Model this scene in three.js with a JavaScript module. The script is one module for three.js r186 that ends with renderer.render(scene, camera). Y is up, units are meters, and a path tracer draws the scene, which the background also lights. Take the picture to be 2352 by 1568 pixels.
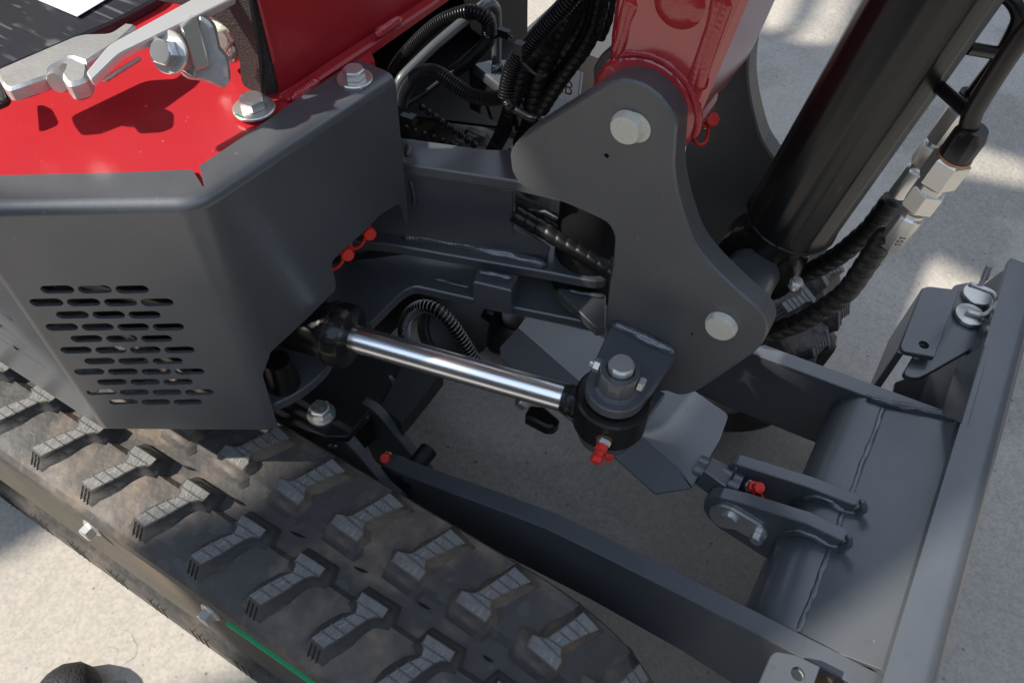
import * as THREE from 'three';
import { mergeGeometries, toCreasedNormals } from 'three/addons/utils/BufferGeometryUtils.js';
import { FontLoader } from 'three/addons/loaders/FontLoader.js';
import { TextGeometry } from 'three/addons/geometries/TextGeometry.js';

// ---------------------------------------------------------------- camera, sky, sun, exposure
const W = 1024, HH = 682;
const scene = new THREE.Scene();
const rad = Math.PI / 180, V = (x, y, z) => new THREE.Vector3(x, y, z);
const YAW = 28.7 * rad, PITCH = 51.95 * rad, ROLL = 3.11 * rad, CAMH = 1.07, FPX = 1860;   // lens measured in the 2352 x 1568 picture
const camG = V(-Math.sin(YAW), 0, -Math.cos(YAW)), camR0 = V(Math.cos(YAW), 0, -Math.sin(YAW)), UP = V(0, 1, 0);
const camF = UP.clone().multiplyScalar(-Math.sin(PITCH)).addScaledVector(camG, Math.cos(PITCH));
const camU0 = UP.clone().multiplyScalar(Math.cos(PITCH)).addScaledVector(camG, Math.sin(PITCH));
const camR = camR0.clone().multiplyScalar(Math.cos(ROLL)).addScaledVector(camU0, Math.sin(ROLL));
const camU = camR0.clone().multiplyScalar(-Math.sin(ROLL)).addScaledVector(camU0, Math.cos(ROLL));
const EYE = V(0, CAMH, 0);
const camera = new THREE.PerspectiveCamera(2 * Math.atan(784 / FPX) / rad, W / HH, 0.02, 200);
camera.position.copy(EYE); camera.up.copy(camU); camera.lookAt(EYE.clone().add(camF));
scene.add(camera);
const renderer = new THREE.WebGLRenderer({ antialias: true });
renderer.setSize(W, HH); renderer.toneMapping = THREE.LinearToneMapping; renderer.toneMappingExposure = 1.3;
renderer.shadowMap.enabled = true;
const SUND = V(0.55, -0.69, -0.47).normalize();                      // the way sunlight travels
const sun = new THREE.DirectionalLight(new THREE.Color(1, 0.95, 0.86), 5);
sun.position.copy(SUND).multiplyScalar(-6).add(V(-0.2, 0.3, -0.4)); sun.target.position.set(-0.2, 0.3, -0.4);
sun.castShadow = true; sun.shadow.radius = 2; sun.shadow.mapSize.set(4096, 4096);
Object.assign(sun.shadow.camera, { left: -3, right: 3, top: 3, bottom: -3, near: 0.5, far: 14 });
scene.add(sun, sun.target);

// ---------------------------------------------------------------- seeded noise and computed textures
let seed = 7;
const rnd = () => { seed = (seed * 1664525 + 1013904223) >>> 0; return seed / 4294967296; };
function lattice(n, s) { const keep = seed; seed = s; const a = new Float32Array(n * n); for (let i = 0; i < n * n; i++) a[i] = rnd(); seed = keep; return a; }
const LAT = lattice(256, 99);
function vnoise(x, y, per) {                                          // tiles every `per` cells
  const xi = Math.floor(x), yi = Math.floor(y), fx = x - xi, fy = y - yi, sx = fx * fx * (3 - 2 * fx), sy = fy * fy * (3 - 2 * fy);
  const m = (a) => ((a % per) + per) % per, g = (a, b) => LAT[(m(b) % 256) * 256 + (m(a) % 256)];
  const a = g(xi, yi), b = g(xi + 1, yi), c = g(xi, yi + 1), d = g(xi + 1, yi + 1);
  return a + (b - a) * sx + (c - a) * sy + (a - b - c + d) * sx * sy;
}
function fbm(u, v, f, oct) { let s = 0, a = 0.5, t = 0; for (let o = 0; o < oct; o++) { s += a * vnoise(u * f + o * 17, v * f + o * 31, f); t += a; a *= 0.5; f *= 2; } return s / t; }
const clamp = (x, a = 0, b = 1) => Math.min(b, Math.max(a, x)), smooth = (a, b, x) => { const t = clamp((x - a) / (b - a)); return t * t * (3 - 2 * t); };
const lin2s = (x) => (x <= 0.0031308 ? 12.92 * x : 1.055 * Math.pow(x, 1 / 2.4) - 0.055);
function tex(size, fn, metres, srgb) {                                // fn(u, v) -> linear rgb or grey
  const d = new Uint8Array(size * size * 4);
  for (let j = 0; j < size; j++) for (let i = 0; i < size; i++) {
    const c = fn(i / size, j / size), k = (j * size + i) * 4;
    for (let q = 0; q < 3; q++) { const x = clamp(Array.isArray(c) ? c[q] : c); d[k + q] = Math.round(255 * (srgb ? lin2s(x) : x)); }
    d[k + 3] = 255;
  }
  const t = new THREE.DataTexture(d, size, size, THREE.RGBAFormat);
  t.wrapS = t.wrapT = THREE.RepeatWrapping; t.magFilter = THREE.LinearFilter; t.minFilter = THREE.LinearMipmapLinearFilter; t.generateMipmaps = true;
  if (srgb) t.colorSpace = THREE.SRGBColorSpace;
  t.repeat.set(1 / metres, 1 / metres); t.needsUpdate = true;
  return t;
}
function spots(n, s, rmin, rmax) { const keep = seed; seed = s; const a = []; for (let i = 0; i < n; i++) a.push([rnd(), rnd(), rmin + (rmax - rmin) * Math.pow(rnd(), 3), 0.4 + 0.6 * rnd()]); seed = keep; return a; }
function spotGrid(size, list) {                                       // rasterised once, so that the texture functions stay quick
  const g = new Float32Array(size * size);
  for (const [x, y, r, a] of list) {
    const R = Math.max(1, r * size), cx = x * size, cy = y * size;
    for (let j = Math.floor(cy - R); j <= cy + R; j++) for (let i = Math.floor(cx - R); i <= cx + R; i++) {
      const q = Math.hypot(i - cx, j - cy) / R; if (q > 1) continue;
      const k = (((j % size) + size) % size) * size + (((i % size) + size) % size); g[k] = Math.max(g[k], a * (1 - q * q));
    }
  }
  return (u, v) => g[Math.floor(v * size) % size * size + Math.floor(u * size) % size];
}
// sky: air and thin cloud only
{
  const w = 512, h = 256, d = new Float32Array(w * h * 4);
  for (let j = 0; j < h; j++) for (let i = 0; i < w; i++) {
    const el = (j + 0.5) / h * Math.PI - Math.PI / 2, e = clamp(Math.sin(el), 0, 1), k = (j * w + i) * 4;
    const az = (i + 0.5) / w * 2 * Math.PI - Math.PI, dir = [Math.cos(el) * Math.cos(az), Math.sin(el), Math.cos(el) * Math.sin(az)];
    const hz = Math.pow(1 - e, 3), s = Math.max(0, -(dir[0] * SUND.x + dir[1] * SUND.y + dir[2] * SUND.z));
    const cl = smooth(0.42, 0.75, fbm(i / w, j / h, 8, 5)) * 0.55;
    let c = [0.56 + 0.22 * hz, 0.75 + 0.12 * hz, 1.10 - 0.20 * hz];
    c = c.map((x, q) => (x * (1 - cl) + [1.0, 1.02, 1.05][q] * cl) * (0.86 + 0.25 * Math.pow(s, 6)) * (el < 0 ? 0.45 : 1));
    d[k] = c[0]; d[k + 1] = c[1]; d[k + 2] = c[2]; d[k + 3] = 1;
  }
  const sky = new THREE.DataTexture(d, w, h, THREE.RGBAFormat, THREE.FloatType);
  sky.mapping = THREE.EquirectangularReflectionMapping; sky.magFilter = THREE.LinearFilter; sky.minFilter = THREE.LinearFilter; sky.needsUpdate = true;
  scene.background = sky; scene.environment = sky; scene.backgroundIntensity = 1; scene.environmentIntensity = 1;
}

// ---------------------------------------------------------------- from measured picture points to points on real planes
const O = (a, b) => [a, b];
const q = (c, r) => (a, b) => [(c * 1000 + a / 2.351) / 1.2755, ([0, 667, 1333][r] + b / 2.351) / 1.2755];
const T00 = q(0, 0), T10 = q(1, 0), T20 = q(2, 0), T01 = q(0, 1), T11 = q(1, 1), T21 = q(2, 1), T02 = q(0, 2), T12 = q(1, 2), T22 = q(2, 2);
const zm = (x, y, s) => (a, b) => [(x + a / s) / 1.2755, (y + b / s) / 1.2755];
const ZA = zm(750, 850, 2.6133), ZB = zm(1150, 500, 3.1357), ZC = zm(1150, 0, 3.1357), ZD = zm(2100, 450, 2.6133), ZE = zm(0, 0, 2.767), ZF = zm(2600, 300, 3.135), ZG = zm(2450, 750, 2.851), ZH = zm(2050, 1800, 3.92), ZP = zm(1700, 1000, 7.468);
const ray = ([u, v]) => camR.clone().multiplyScalar((u - 1176) / FPX).addScaledVector(camU, -(v - 784) / FPX).add(camF);
const PL = (o, n) => { n = n.clone().normalize(); if (n.dot(EYE.clone().sub(o)) < 0) n.negate(); return { o, n }; };
const PY = (y) => PL(V(0, y, 0), V(0, 1, 0)), PZ = (z) => PL(V(0, 0, z), V(0, 0, 1)), PX = (x) => PL(V(x, 0, 0), V(1, 0, 0));
const PV = (a, b) => PL(a, b.clone().sub(a).setY(0).cross(UP));       // upright plane through two points
const P3 = (a, b, c) => PL(a, b.clone().sub(a).cross(c.clone().sub(a)));
function at(px, p) { const d = ray(px), t = p.o.clone().sub(EYE).dot(p.n) / d.dot(p.n); return EYE.clone().addScaledVector(d, t); }
const atY = (px, y) => at(px, PY(y)), atZ = (px, z) => at(px, PZ(z));
const shift = (p, d) => ({ o: p.o.clone().addScaledVector(p.n, d), n: p.n });
function basis(p) {
  const u = Math.abs(p.n.y) < 0.9 ? UP.clone().cross(p.n).normalize() : V(1, 0, 0).addScaledVector(p.n, -p.n.x).normalize();
  return { u, v: p.n.clone().cross(u), n: p.n, o: p.o };
}
const to2 = (P, b) => { const d = P.clone().sub(b.o); return new THREE.Vector2(d.dot(b.u), d.dot(b.v)); };
function roundShape(pts, cls = THREE.Shape) {                          // pts: [Vector2, radius]
  const s = new cls(), n = pts.length;
  pts.forEach(([p, r], i) => {
    const a = pts[(i + n - 1) % n][0], c = pts[(i + 1) % n][0];
    if (!r) { i ? s.lineTo(p.x, p.y) : s.moveTo(p.x, p.y); return; }
    const da = a.clone().sub(p), dc = c.clone().sub(p), k = Math.min(r, da.length() * 0.48, dc.length() * 0.48);
    const A = p.clone().addScaledVector(da.normalize(), k), C = p.clone().addScaledVector(dc.normalize(), k);
    i ? s.lineTo(A.x, A.y) : s.moveTo(A.x, A.y);
    s.quadraticCurveTo(p.x, p.y, C.x, C.y);
  });
  s.closePath(); return s;
}
const circle2 = (c, r, n = 24) => { const h = new THREE.Path(); h.absarc(c.x, c.y, r, 0, 2 * Math.PI, true); return h; };
function slab(shape, p, thick, bevel = 0.0012) {                       // front face on the plane, thickness away from the eye
  const b = basis(p);
  const g = new THREE.ExtrudeGeometry(shape, { depth: thick - 2 * bevel, bevelEnabled: bevel > 0, bevelThickness: bevel, bevelSize: bevel, bevelOffset: -bevel, bevelSegments: 1, curveSegments: 10 });
  g.translate(0, 0, -thick + bevel);
  g.applyMatrix4(new THREE.Matrix4().makeBasis(b.u, b.v, b.n).setPosition(b.o));
  return toCreasedNormals(g, 0.6);
}
// an outline of picture points [u, v] or [u, v, corner radius in metres] on a plane
function plate(pxs, p, thick, { bevel = 0.0012, holes = [], r = 0 } = {}) {
  const b = basis(p), sh = roundShape(pxs.map((k) => [to2(at(k, p), b), k[2] ?? r]));
  for (const h of holes) sh.holes.push(h(b, p));
  return slab(sh, p, thick, bevel);
}
const pts3 = (list, p, thick, o = {}) => { const b = basis(p), sh = roundShape(list.map((k) => [to2(k, b), o.r ?? 0])); for (const h of o.holes ?? []) sh.holes.push(h(b, p)); return slab(sh, p, thick, o.bevel ?? 0.0012); };
const R_ = (r) => ([a, b]) => [a, b, r];
const hole = (px, r) => (b, p) => circle2(to2(at(px, p), b), r);
// a body between two points
function rod(a, b, r0, r1 = r0, seg = 28, open = false) {
  const L = a.distanceTo(b), g = new THREE.CylinderGeometry(r1, r0, L, seg, 1, open);
  const uv = g.attributes.uv; for (let i = 0; i < uv.count; i++) uv.setXY(i, uv.getX(i) * 2 * Math.PI * r0, uv.getY(i) * L);
  g.applyQuaternion(new THREE.Quaternion().setFromUnitVectors(UP, b.clone().sub(a).normalize())); g.translate((a.x + b.x) / 2, (a.y + b.y) / 2, (a.z + b.z) / 2);
  return g;
}
function turned(a, dir, prof, seg = 36) {                              // lathe: prof = [radius, along]
  const g = new THREE.LatheGeometry(prof.map(([r, y]) => new THREE.Vector2(Math.max(r, 1e-5), y)), seg);
  const uv = g.attributes.uv, Rm = Math.max(...prof.map((k) => k[0])), Lm = prof[prof.length - 1][1] - prof[0][1] || 0.01;
  for (let i = 0; i < uv.count; i++) uv.setXY(i, uv.getX(i) * 2 * Math.PI * Rm, uv.getY(i) * Math.abs(Lm));
  g.applyQuaternion(new THREE.Quaternion().setFromUnitVectors(UP, dir.clone().normalize())); g.translate(a.x, a.y, a.z);
  return toCreasedNormals(g, 0.7);
}
const pinEnd = (a, dir, r, l, ch = 0.0018) => turned(a, dir, [[0, 0], [r, 0], [r, l - ch], [r - ch * 0.9, l], [0, l]]);
function hexHead(a, dir, r, h, spin = 0) {
  const sh = new THREE.Shape(); for (let i = 0; i < 6; i++) { const t = i * Math.PI / 3 + spin; i ? sh.lineTo(r * Math.cos(t), r * Math.sin(t)) : sh.moveTo(r * Math.cos(t), r * Math.sin(t)); } sh.closePath();
  const bv = r * 0.09, g = new THREE.ExtrudeGeometry(sh, { depth: h - 2 * bv, bevelThickness: bv, bevelSize: bv, bevelOffset: -bv, bevelSegments: 1 });
  g.translate(0, 0, bv); const top = new THREE.CylinderGeometry(r * 0.78, r * 0.84, h * 0.05, 24); top.rotateX(Math.PI / 2); top.translate(0, 0, h + h * 0.02);
  const m = mergeGeometries([g, top].map((x) => x.index ? x.toNonIndexed() : x));
  m.applyQuaternion(new THREE.Quaternion().setFromUnitVectors(V(0, 0, 1), dir.clone().normalize())); m.translate(a.x, a.y, a.z);
  return toCreasedNormals(m, 0.5);
}
const washer = (a, dir, r, h) => turned(a, dir, [[r * 0.45, 0], [r, 0], [r, h * 0.7], [r - h * 0.3, h], [r * 0.45, h]], 40);
function box(a, sx, sy, sz) { const g = new THREE.BoxGeometry(sx, sy, sz); g.translate(a.x, a.y, a.z); return g; }
// a hose or pipe along points; rf(s, angle) gives the radius
function sweep(P, rf, step = 0.004, nT = 20, tension = 0.5, n0) {
  const c = new THREE.CatmullRomCurve3(P, false, 'catmullrom', tension), L = c.getLength(), n = Math.max(4, Math.ceil(L / step));
  c.arcLengthDivisions = 600; c.updateArcLengths();
  let t0 = c.getTangentAt(0), N = n0 ? n0.clone() : (Math.abs(t0.y) < 0.9 ? V(0, 1, 0) : V(1, 0, 0)); N.addScaledVector(t0, -N.dot(t0)).normalize();
  const pos = [], uv = [], idx = [];
  for (let i = 0; i <= n; i++) {
    const p = c.getPointAt(i / n), t = c.getTangentAt(i / n); N.addScaledVector(t, -N.dot(t)).normalize(); const B = t.clone().cross(N), s = i / n * L;
    for (let k = 0; k <= nT; k++) { const a = k / nT * 2 * Math.PI, r = rf(s, a, L); pos.push(p.x + r * (N.x * Math.cos(a) + B.x * Math.sin(a)), p.y + r * (N.y * Math.cos(a) + B.y * Math.sin(a)), p.z + r * (N.z * Math.cos(a) + B.z * Math.sin(a))); uv.push(k / nT * 0.06, s); }
  }
  for (let i = 0; i < n; i++) for (let k = 0; k < nT; k++) { const a = i * (nT + 1) + k, b = a + nT + 1; idx.push(a, a + 1, b, b, a + 1, b + 1); }
  const e0 = pos.length / 3; pos.push(P[0].x, P[0].y, P[0].z, P[P.length - 1].x, P[P.length - 1].y, P[P.length - 1].z); uv.push(0, 0, 0, L);
  for (let k = 0; k < nT; k++) { idx.push(e0, k + 1, k); const o = n * (nT + 1); idx.push(e0 + 1, o + k, o + k + 1); }
  const g = new THREE.BufferGeometry(); g.setAttribute('position', new THREE.Float32BufferAttribute(pos, 3)); g.setAttribute('uv', new THREE.Float32BufferAttribute(uv, 2)); g.setIndex(idx); g.computeVertexNormals();
  return g;
}
const tri = (x) => 1 - Math.abs(((x % 1) + 1) % 1 * 2 - 1);
const corrugated = (P, r, pitch = 0.0036, amp = 0.0011) => sweep(P, (s) => r - amp + amp * 2 * smooth(0.15, 0.55, tri(s / pitch)), pitch / 8, 18);
const wrapped = (P, r, pitch = 0.02, ph = 0) => sweep(P, (s, a) => { const f = (((s / pitch - a / (2 * Math.PI) + ph) % 1) + 1) % 1; return r * (0.92 + 0.12 * Math.sin(Math.PI * Math.pow(f, 0.6)) + 0.05 * f - 0.09 * smooth(0.92, 1, f)); }, 0.0009, 26);
const pipe = (P, r, t = 0.5) => sweep(P, () => r, 0.004, 20, t);
function bead(P, r, flat = 0.6, n0 = UP, s0 = rnd() * 50) {              // n0: the way the surface faces
  r *= 0.8;
  return sweep(P, (s, a, L) => r * (0.80 + 0.14 * tri(s / (r * 0.5)) * Math.abs(Math.cos(a)) + 0.05 + 0.36 * (vnoise(s / (r * 2.2) + s0, a * 1.1, 256) - 0.5)) * (1 - (1 - flat) * Math.abs(Math.cos(a))) * Math.sqrt(clamp(Math.min(s, L - s) / r + 0.1)), r * 0.14, 16, 0.2, n0);
}
const rp = (P, w) => w / 2 / FPX * P.clone().sub(EYE).dot(camF);            // radius of a thing w picture units wide at P
const lerpP = (a, b, t) => a.clone().lerp(b, t);

// ---------------------------------------------------------------- materials
const dust = spotGrid(1024, spots(420, 5, 0.0004, 0.003)), pits = spotGrid(1024, spots(900, 6, 0.0006, 0.0035));
const fine = tex(512, (u, v) => 0.5 + 0.28 * (vnoise(u * 128, v * 128, 128) - 0.5) + 0.4 * (vnoise(u * 40, v * 40, 40) - 0.5), 0.16);
const drops = spotGrid(1024, spots(160, 21, 0.004, 0.011)); const paintMap = tex(1024, (u, v) => { const m = 0.92 + 0.16 * fbm(u, v, 6, 4) - 0.22 * smooth(0.05, 0.2, drops(u, v)) * smooth(0.5, 0.25, drops(u, v)), d = Math.pow(dust(u, v), 2) * 0.16 + 0.016 * smooth(0.6, 0.9, fbm(u + 0.2, v, 3, 6)) + 0.004 * smooth(0.5, 0.8, fbm(u, v, 24, 3)); return [0.062 * m + d, 0.068 * m + d, 0.077 * m + d]; }, 0.42, true);
const paintRough = tex(512, (u, v) => 0.36 + 0.14 * (fbm(u, v, 8, 5) - 0.5), 0.42);
const plateMap = tex(1024, (u, v) => { const m = 0.92 + 0.16 * fbm(u, v, 6, 4), d = Math.pow(dust(u, v), 2) * 0.16 + 0.016 * smooth(0.6, 0.9, fbm(u + 0.2, v, 3, 6)) - 0.02 * pits(u, v) * (vnoise(u * 12, v * 12, 12) > 0.5 ? 1 : 0); return [0.078 * m + d, 0.079 * m + d, 0.080 * m + d]; }, 0.42, true);
const millBump = tex(1024, (u, v) => 0.5 + 0.35 * (fbm(u, v, 90, 2) - 0.5) + 0.3 * (vnoise(u * 30 + 3 * vnoise(u * 8, v * 8, 8), v * 160, 160) - 0.5) - 0.55 * pits(u, v) * (vnoise(u * 12, v * 12, 12) > 0.45 ? 1 : 0.15), 0.24);
const MS = (o) => new THREE.MeshStandardMaterial(o), MP = (o) => new THREE.MeshPhysicalMaterial(o);
const M = {};
M.paint = MP({ map: paintMap, roughnessMap: paintRough, roughness: 1.5, bumpMap: fine, bumpScale: 0.0001, ior: 1.75, clearcoat: 0.8, clearcoatRoughness: 0.2 });
M.plate = MP({ map: plateMap, roughnessMap: paintRough, roughness: 1.35, bumpMap: millBump, bumpScale: 0.00022, ior: 1.85, clearcoat: 0.3, clearcoatRoughness: 0.35 });
M.weld = MP({ map: paintMap, roughness: 0.3, bumpMap: fine, bumpScale: 0.0004, ior: 1.9, clearcoat: 0.6, clearcoatRoughness: 0.15 });
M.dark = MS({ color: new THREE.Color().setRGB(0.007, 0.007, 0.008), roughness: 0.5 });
M.black = MP({ map: tex(512, (u, v) => { const d = Math.pow(dust(u, v), 3) * 0.12; return [0.009 + d, 0.0085 + d, 0.008 + d]; }, 0.3, true), roughness: 0.28, bumpMap: fine, bumpScale: 0.00005 });
M.textured = MS({ color: new THREE.Color().setRGB(0.03, 0.029, 0.028), roughness: 0.55, bumpMap: tex(512, (u, v) => fbm(u, v, 64, 3), 0.06), bumpScale: 0.0008 });
M.mat = MS({ map: tex(512, (u, v) => { const k = 0.9 + 0.3 * (fbm(u, v, 6, 4) - 0.5), w = 0.10 * smooth(0.68, 0.85, vnoise(u * 14 + 4 * fbm(u, v, 4, 2), v * 90, 256)) * smooth(0.45, 0.65, fbm(u, v, 5, 3)); return [0.032 * k + w, 0.034 * k + w, 0.042 * k + w]; }, 0.25, true), roughness: 0.45, bumpMap: fine, bumpScale: 0.00015 });
M.red = MP({ map: tex(1024, (u, v) => { const m = 0.92 + 0.14 * fbm(u, v, 5, 4), d = Math.pow(dust(u, v), 2) * 0.16; return [0.47 * m + d, 0.026 * m + d, 0.034 * m + d]; }, 0.5, true), roughness: 0.3, bumpMap: fine, bumpScale: 0.0001 });
M.redWeld = MP({ map: M.red.map, roughness: 0.25, bumpMap: fine, bumpScale: 0.0003, clearcoat: 0.6, clearcoatRoughness: 0.12 });
M.gloss = MP({ map: M.red.map, roughness: 0.3, bumpMap: fine, bumpScale: 0.00006, clearcoat: 1, clearcoatRoughness: 0.1, ior: 1.6 });
M.cap = MP({ color: new THREE.Color().setRGB(0.74, 0.028, 0.014), roughness: 0.42, bumpMap: fine, bumpScale: 0.0002 });
M.zinc = MP({ color: new THREE.Color().setRGB(0.7, 0.69, 0.65), metalness: 0.85, roughness: 0.36, bumpMap: fine, bumpScale: 0.00008 });
M.pin = MP({ map: tex(512, (u, v) => { const m = 0.9 + 0.2 * fbm(u, v, 20, 3), d = pits(u, v); return [0.76 * m - 0.25 * d, 0.73 * m - 0.25 * d, 0.62 * m - 0.22 * d]; }, 0.06, true), metalness: 0.25, roughness: 0.5, bumpMap: fine, bumpScale: 0.0001 });
M.chrome = MP({ color: new THREE.Color().setRGB(0.92, 0.92, 0.92), metalness: 1, roughness: 0.25, bumpMap: tex(256, (u, v) => 0.5 + 0.4 * (vnoise(u * 120, v * 2, 120) - 0.5), 0.05), bumpScale: 0.00004 });
M.steelBrown = MS({ color: new THREE.Color().setRGB(0.12, 0.07, 0.035), metalness: 0.5, roughness: 0.5 });
M.alloy = MP({ map: tex(512, (u, v) => { const m = 0.85 + 0.2 * fbm(u, v, 6, 4) + 0.18 * (vnoise(u * 20 + v * 30, v * 200 - u * 60, 512) - 0.5); return [0.66 * m, 0.66 * m, 0.64 * m]; }, 0.1, true), metalness: 0.6, roughness: 0.42, clearcoat: 0.8, clearcoatRoughness: 0.12, bumpMap: tex(512, (u, v) => 0.5 + 0.5 * (fbm(u, v, 40, 3) - 0.5), 0.1), bumpScale: 0.0003 });
M.polished = MP({ color: new THREE.Color().setRGB(0.7, 0.7, 0.69), metalness: 0.9, roughness: 0.26 });
M.hose = MP({ map: tex(256, (u, v) => { const d = Math.pow(dust(u, v), 2) * 0.05; return [0.0075 + d, 0.0073 + d, 0.0072 + d]; }, 0.2, true), roughness: 0.4 });
M.conduit = MS({ color: new THREE.Color().setRGB(0.008, 0.008, 0.009), roughness: 0.33 });
M.wire = MP({ color: new THREE.Color().setRGB(0.55, 0.55, 0.55), metalness: 1, roughness: 0.3 });
M.green = MS({ color: new THREE.Color().setRGB(0.015, 0.4, 0.13), roughness: 0.5 });
M.marker = MS({ color: new THREE.Color().setRGB(0.0, 0.3, 0.2), roughness: 0.6 });
M.copper = MS({ color: new THREE.Color().setRGB(0.5, 0.26, 0.14), metalness: 0.5, roughness: 0.45 });
const scuff = (u, v) => smooth(0.62, 0.8, vnoise(u * 90 + 6 * fbm(u, v, 4, 2), v * 14, 90));
M.rubber = MS({ map: tex(1024, (u, v) => { const n = smooth(0.42, 0.72, fbm(u, v, 5, 5)), k = fbm(u + 0.3, v, 40, 3), s = 0.02 * smooth(0.72, 0.8, vnoise(u * 30 + 9 * fbm(u, v, 3, 3), v * 30, 30)); return [0.066 + 0.12 * n * (0.6 + k * 0.8) + s, 0.061 + 0.082 * n * (0.6 + k * 0.8) + s, 0.056 + 0.050 * n * (0.6 + k * 0.8) + s]; }, 0.3, true), roughness: 0.62, bumpMap: tex(512, (u, v) => fbm(u, v, 16, 5), 0.15), bumpScale: 0.0012 });
M.rubberTop = MS({ map: tex(512, (u, v) => { const s = scuff(u, v) * 0.05, k = fbm(u, v, 12, 4); return [0.15 + 0.1 * k + s, 0.145 + 0.094 * k + s, 0.137 + 0.084 * k + s]; }, 0.09, true), roughness: 0.6, bumpMap: tex(512, (u, v) => scuff(u, v), 0.09), bumpScale: 0.0006 });
M.dusty = MS({ map: tex(512, (u, v) => { const n = fbm(u, v, 5, 5), m = fbm(u, v + 0.4, 3, 3), o = smooth(0.5, 0.7, m); return [0.07 + 0.09 * n + 0.05 * o, 0.062 + 0.075 * n + 0.02 * o, 0.05 + 0.055 * n]; }, 0.35, true), roughness: 0.75, bumpMap: fine, bumpScale: 0.0004 });
M.slit = MS({ color: new THREE.Color().setRGB(0.008, 0.007, 0.006), roughness: 0.95 });
const agg = spotGrid(2048, spots(9000, 11, 0.0003, 0.0016)), aggD = spotGrid(2048, spots(5000, 12, 0.0003, 0.0013));
const stain = (u, v) => smooth(0.56, 0.72, fbm(u, v, 7, 5));
M.concrete = MS({
  map: tex(2048, (u, v) => {
    const k = 0.86 + 0.3 * (fbm(u, v, 4, 5) - 0.35) + 0.22 * (vnoise(u * 700, v * 700, 700) - 0.5) + 0.10 * (vnoise(u * 260, v * 260, 260) - 0.5) + 0.12 * agg(u, v) - 0.6 * aggD(u, v) - 0.2 * stain(u, v) - 0.4 * smooth(0.0035, 0.0, Math.abs(fbm(u + 0.13, v + 0.4, 9, 5) - 0.5) + 0.02 * smooth(0.30, 0.42, fbm(u, v, 3, 3)));
    return [0.485 * k, 0.44 * k, 0.38 * k];
  }, 2.2, true),
  roughness: 0.9, bumpMap: tex(1024, (u, v) => 0.5 + 0.4 * (vnoise(u * 350, v * 350, 350) - 0.5) + 0.5 * (fbm(u, v, 60, 3) - 0.5), 2.2), bumpScale: 0.00045,
});

// ---------------------------------------------------------------- objects
function reg(o, label, category, kind, group) { if (label) o.userData.label = label; if (category) o.userData.category = category; if (kind) o.userData.kind = kind; if (group) o.userData.group = group; return o; }
function part(name, geo, mat, parent, label) {
  if (Array.isArray(geo)) geo = mergeGeometries(geo.map((g) => { const k = g.index ? g.toNonIndexed() : g; for (const a of Object.keys(k.attributes)) if (!['position', 'normal', 'uv'].includes(a)) k.deleteAttribute(a); return k; }));
  const m = new THREE.Mesh(geo, mat); m.name = name; m.castShadow = m.receiveShadow = true; if (label) m.userData.label = label; parent.add(m); return m;
}
const used = {}; const numbered = (n) => { used[n] = (used[n] ?? -1) + 1; return used[n] ? n + '_' + String(used[n]).padStart(3, '0') : n; };
const digger = new THREE.Group(); digger.name = 'mini_excavator'; scene.add(digger);
reg(digger, 'grey and red mini excavator on rubber tracks with a black boom cylinder and dozer blade', 'mini excavator');

// ---- the ground
{
  const g = new THREE.PlaneGeometry(60, 60, 1, 1); g.rotateX(-Math.PI / 2); const uv = g.attributes.uv; for (let i = 0; i < 4; i++) uv.setXY(i, uv.getX(i) * 60, uv.getY(i) * 60);
  reg(part('ground', g, M.concrete, scene), 'pale grey concrete yard under and around the excavator', 'ground', 'structure');
}

// ---- red grease caps: a stem, a round cap and a loop
function greaseCap(P, dir, side, parent, k = 1) {
  const d = dir.clone().normalize(), s = side.clone().addScaledVector(d, -side.dot(d)).normalize(), g = [];
  g.push(turned(P, d, [[0, 0], [0.0042 * k, 0], [0.0042 * k, 0.004 * k], [0.003 * k, 0.005 * k], [0.0032 * k, 0.008 * k], [0.0041 * k, 0.0090 * k], [0.0042 * k, 0.0122 * k], [0.0036 * k, 0.0130 * k], [0, 0.0132 * k]], 20));
  const c = P.clone().addScaledVector(d, 0.004 * k), L = [];
  for (let i = 0; i <= 14; i++) { const a = -2.6 + i / 14 * 5.2; L.push(c.clone().addScaledVector(s, 0.0062 * k + 0.0055 * k * Math.cos(a) + 0.003 * k).addScaledVector(s.clone().cross(d), 0.0042 * k * Math.sin(a)).addScaledVector(d, 0.001 * k * Math.cos(a * 2))); }
  g.push(sweep(L, () => 0.0012 * k, 0.001, 8));
  const m = part('grease_cap', g, M.cap, parent, 'red plastic grease nipple cap');
  part('grease_nipple', hexHead(P.clone().addScaledVector(d, -0.004 * k), d, 0.0048 * k, 0.004 * k), M.zinc, m.parent === parent ? parent : m);
  return m;
}

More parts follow.
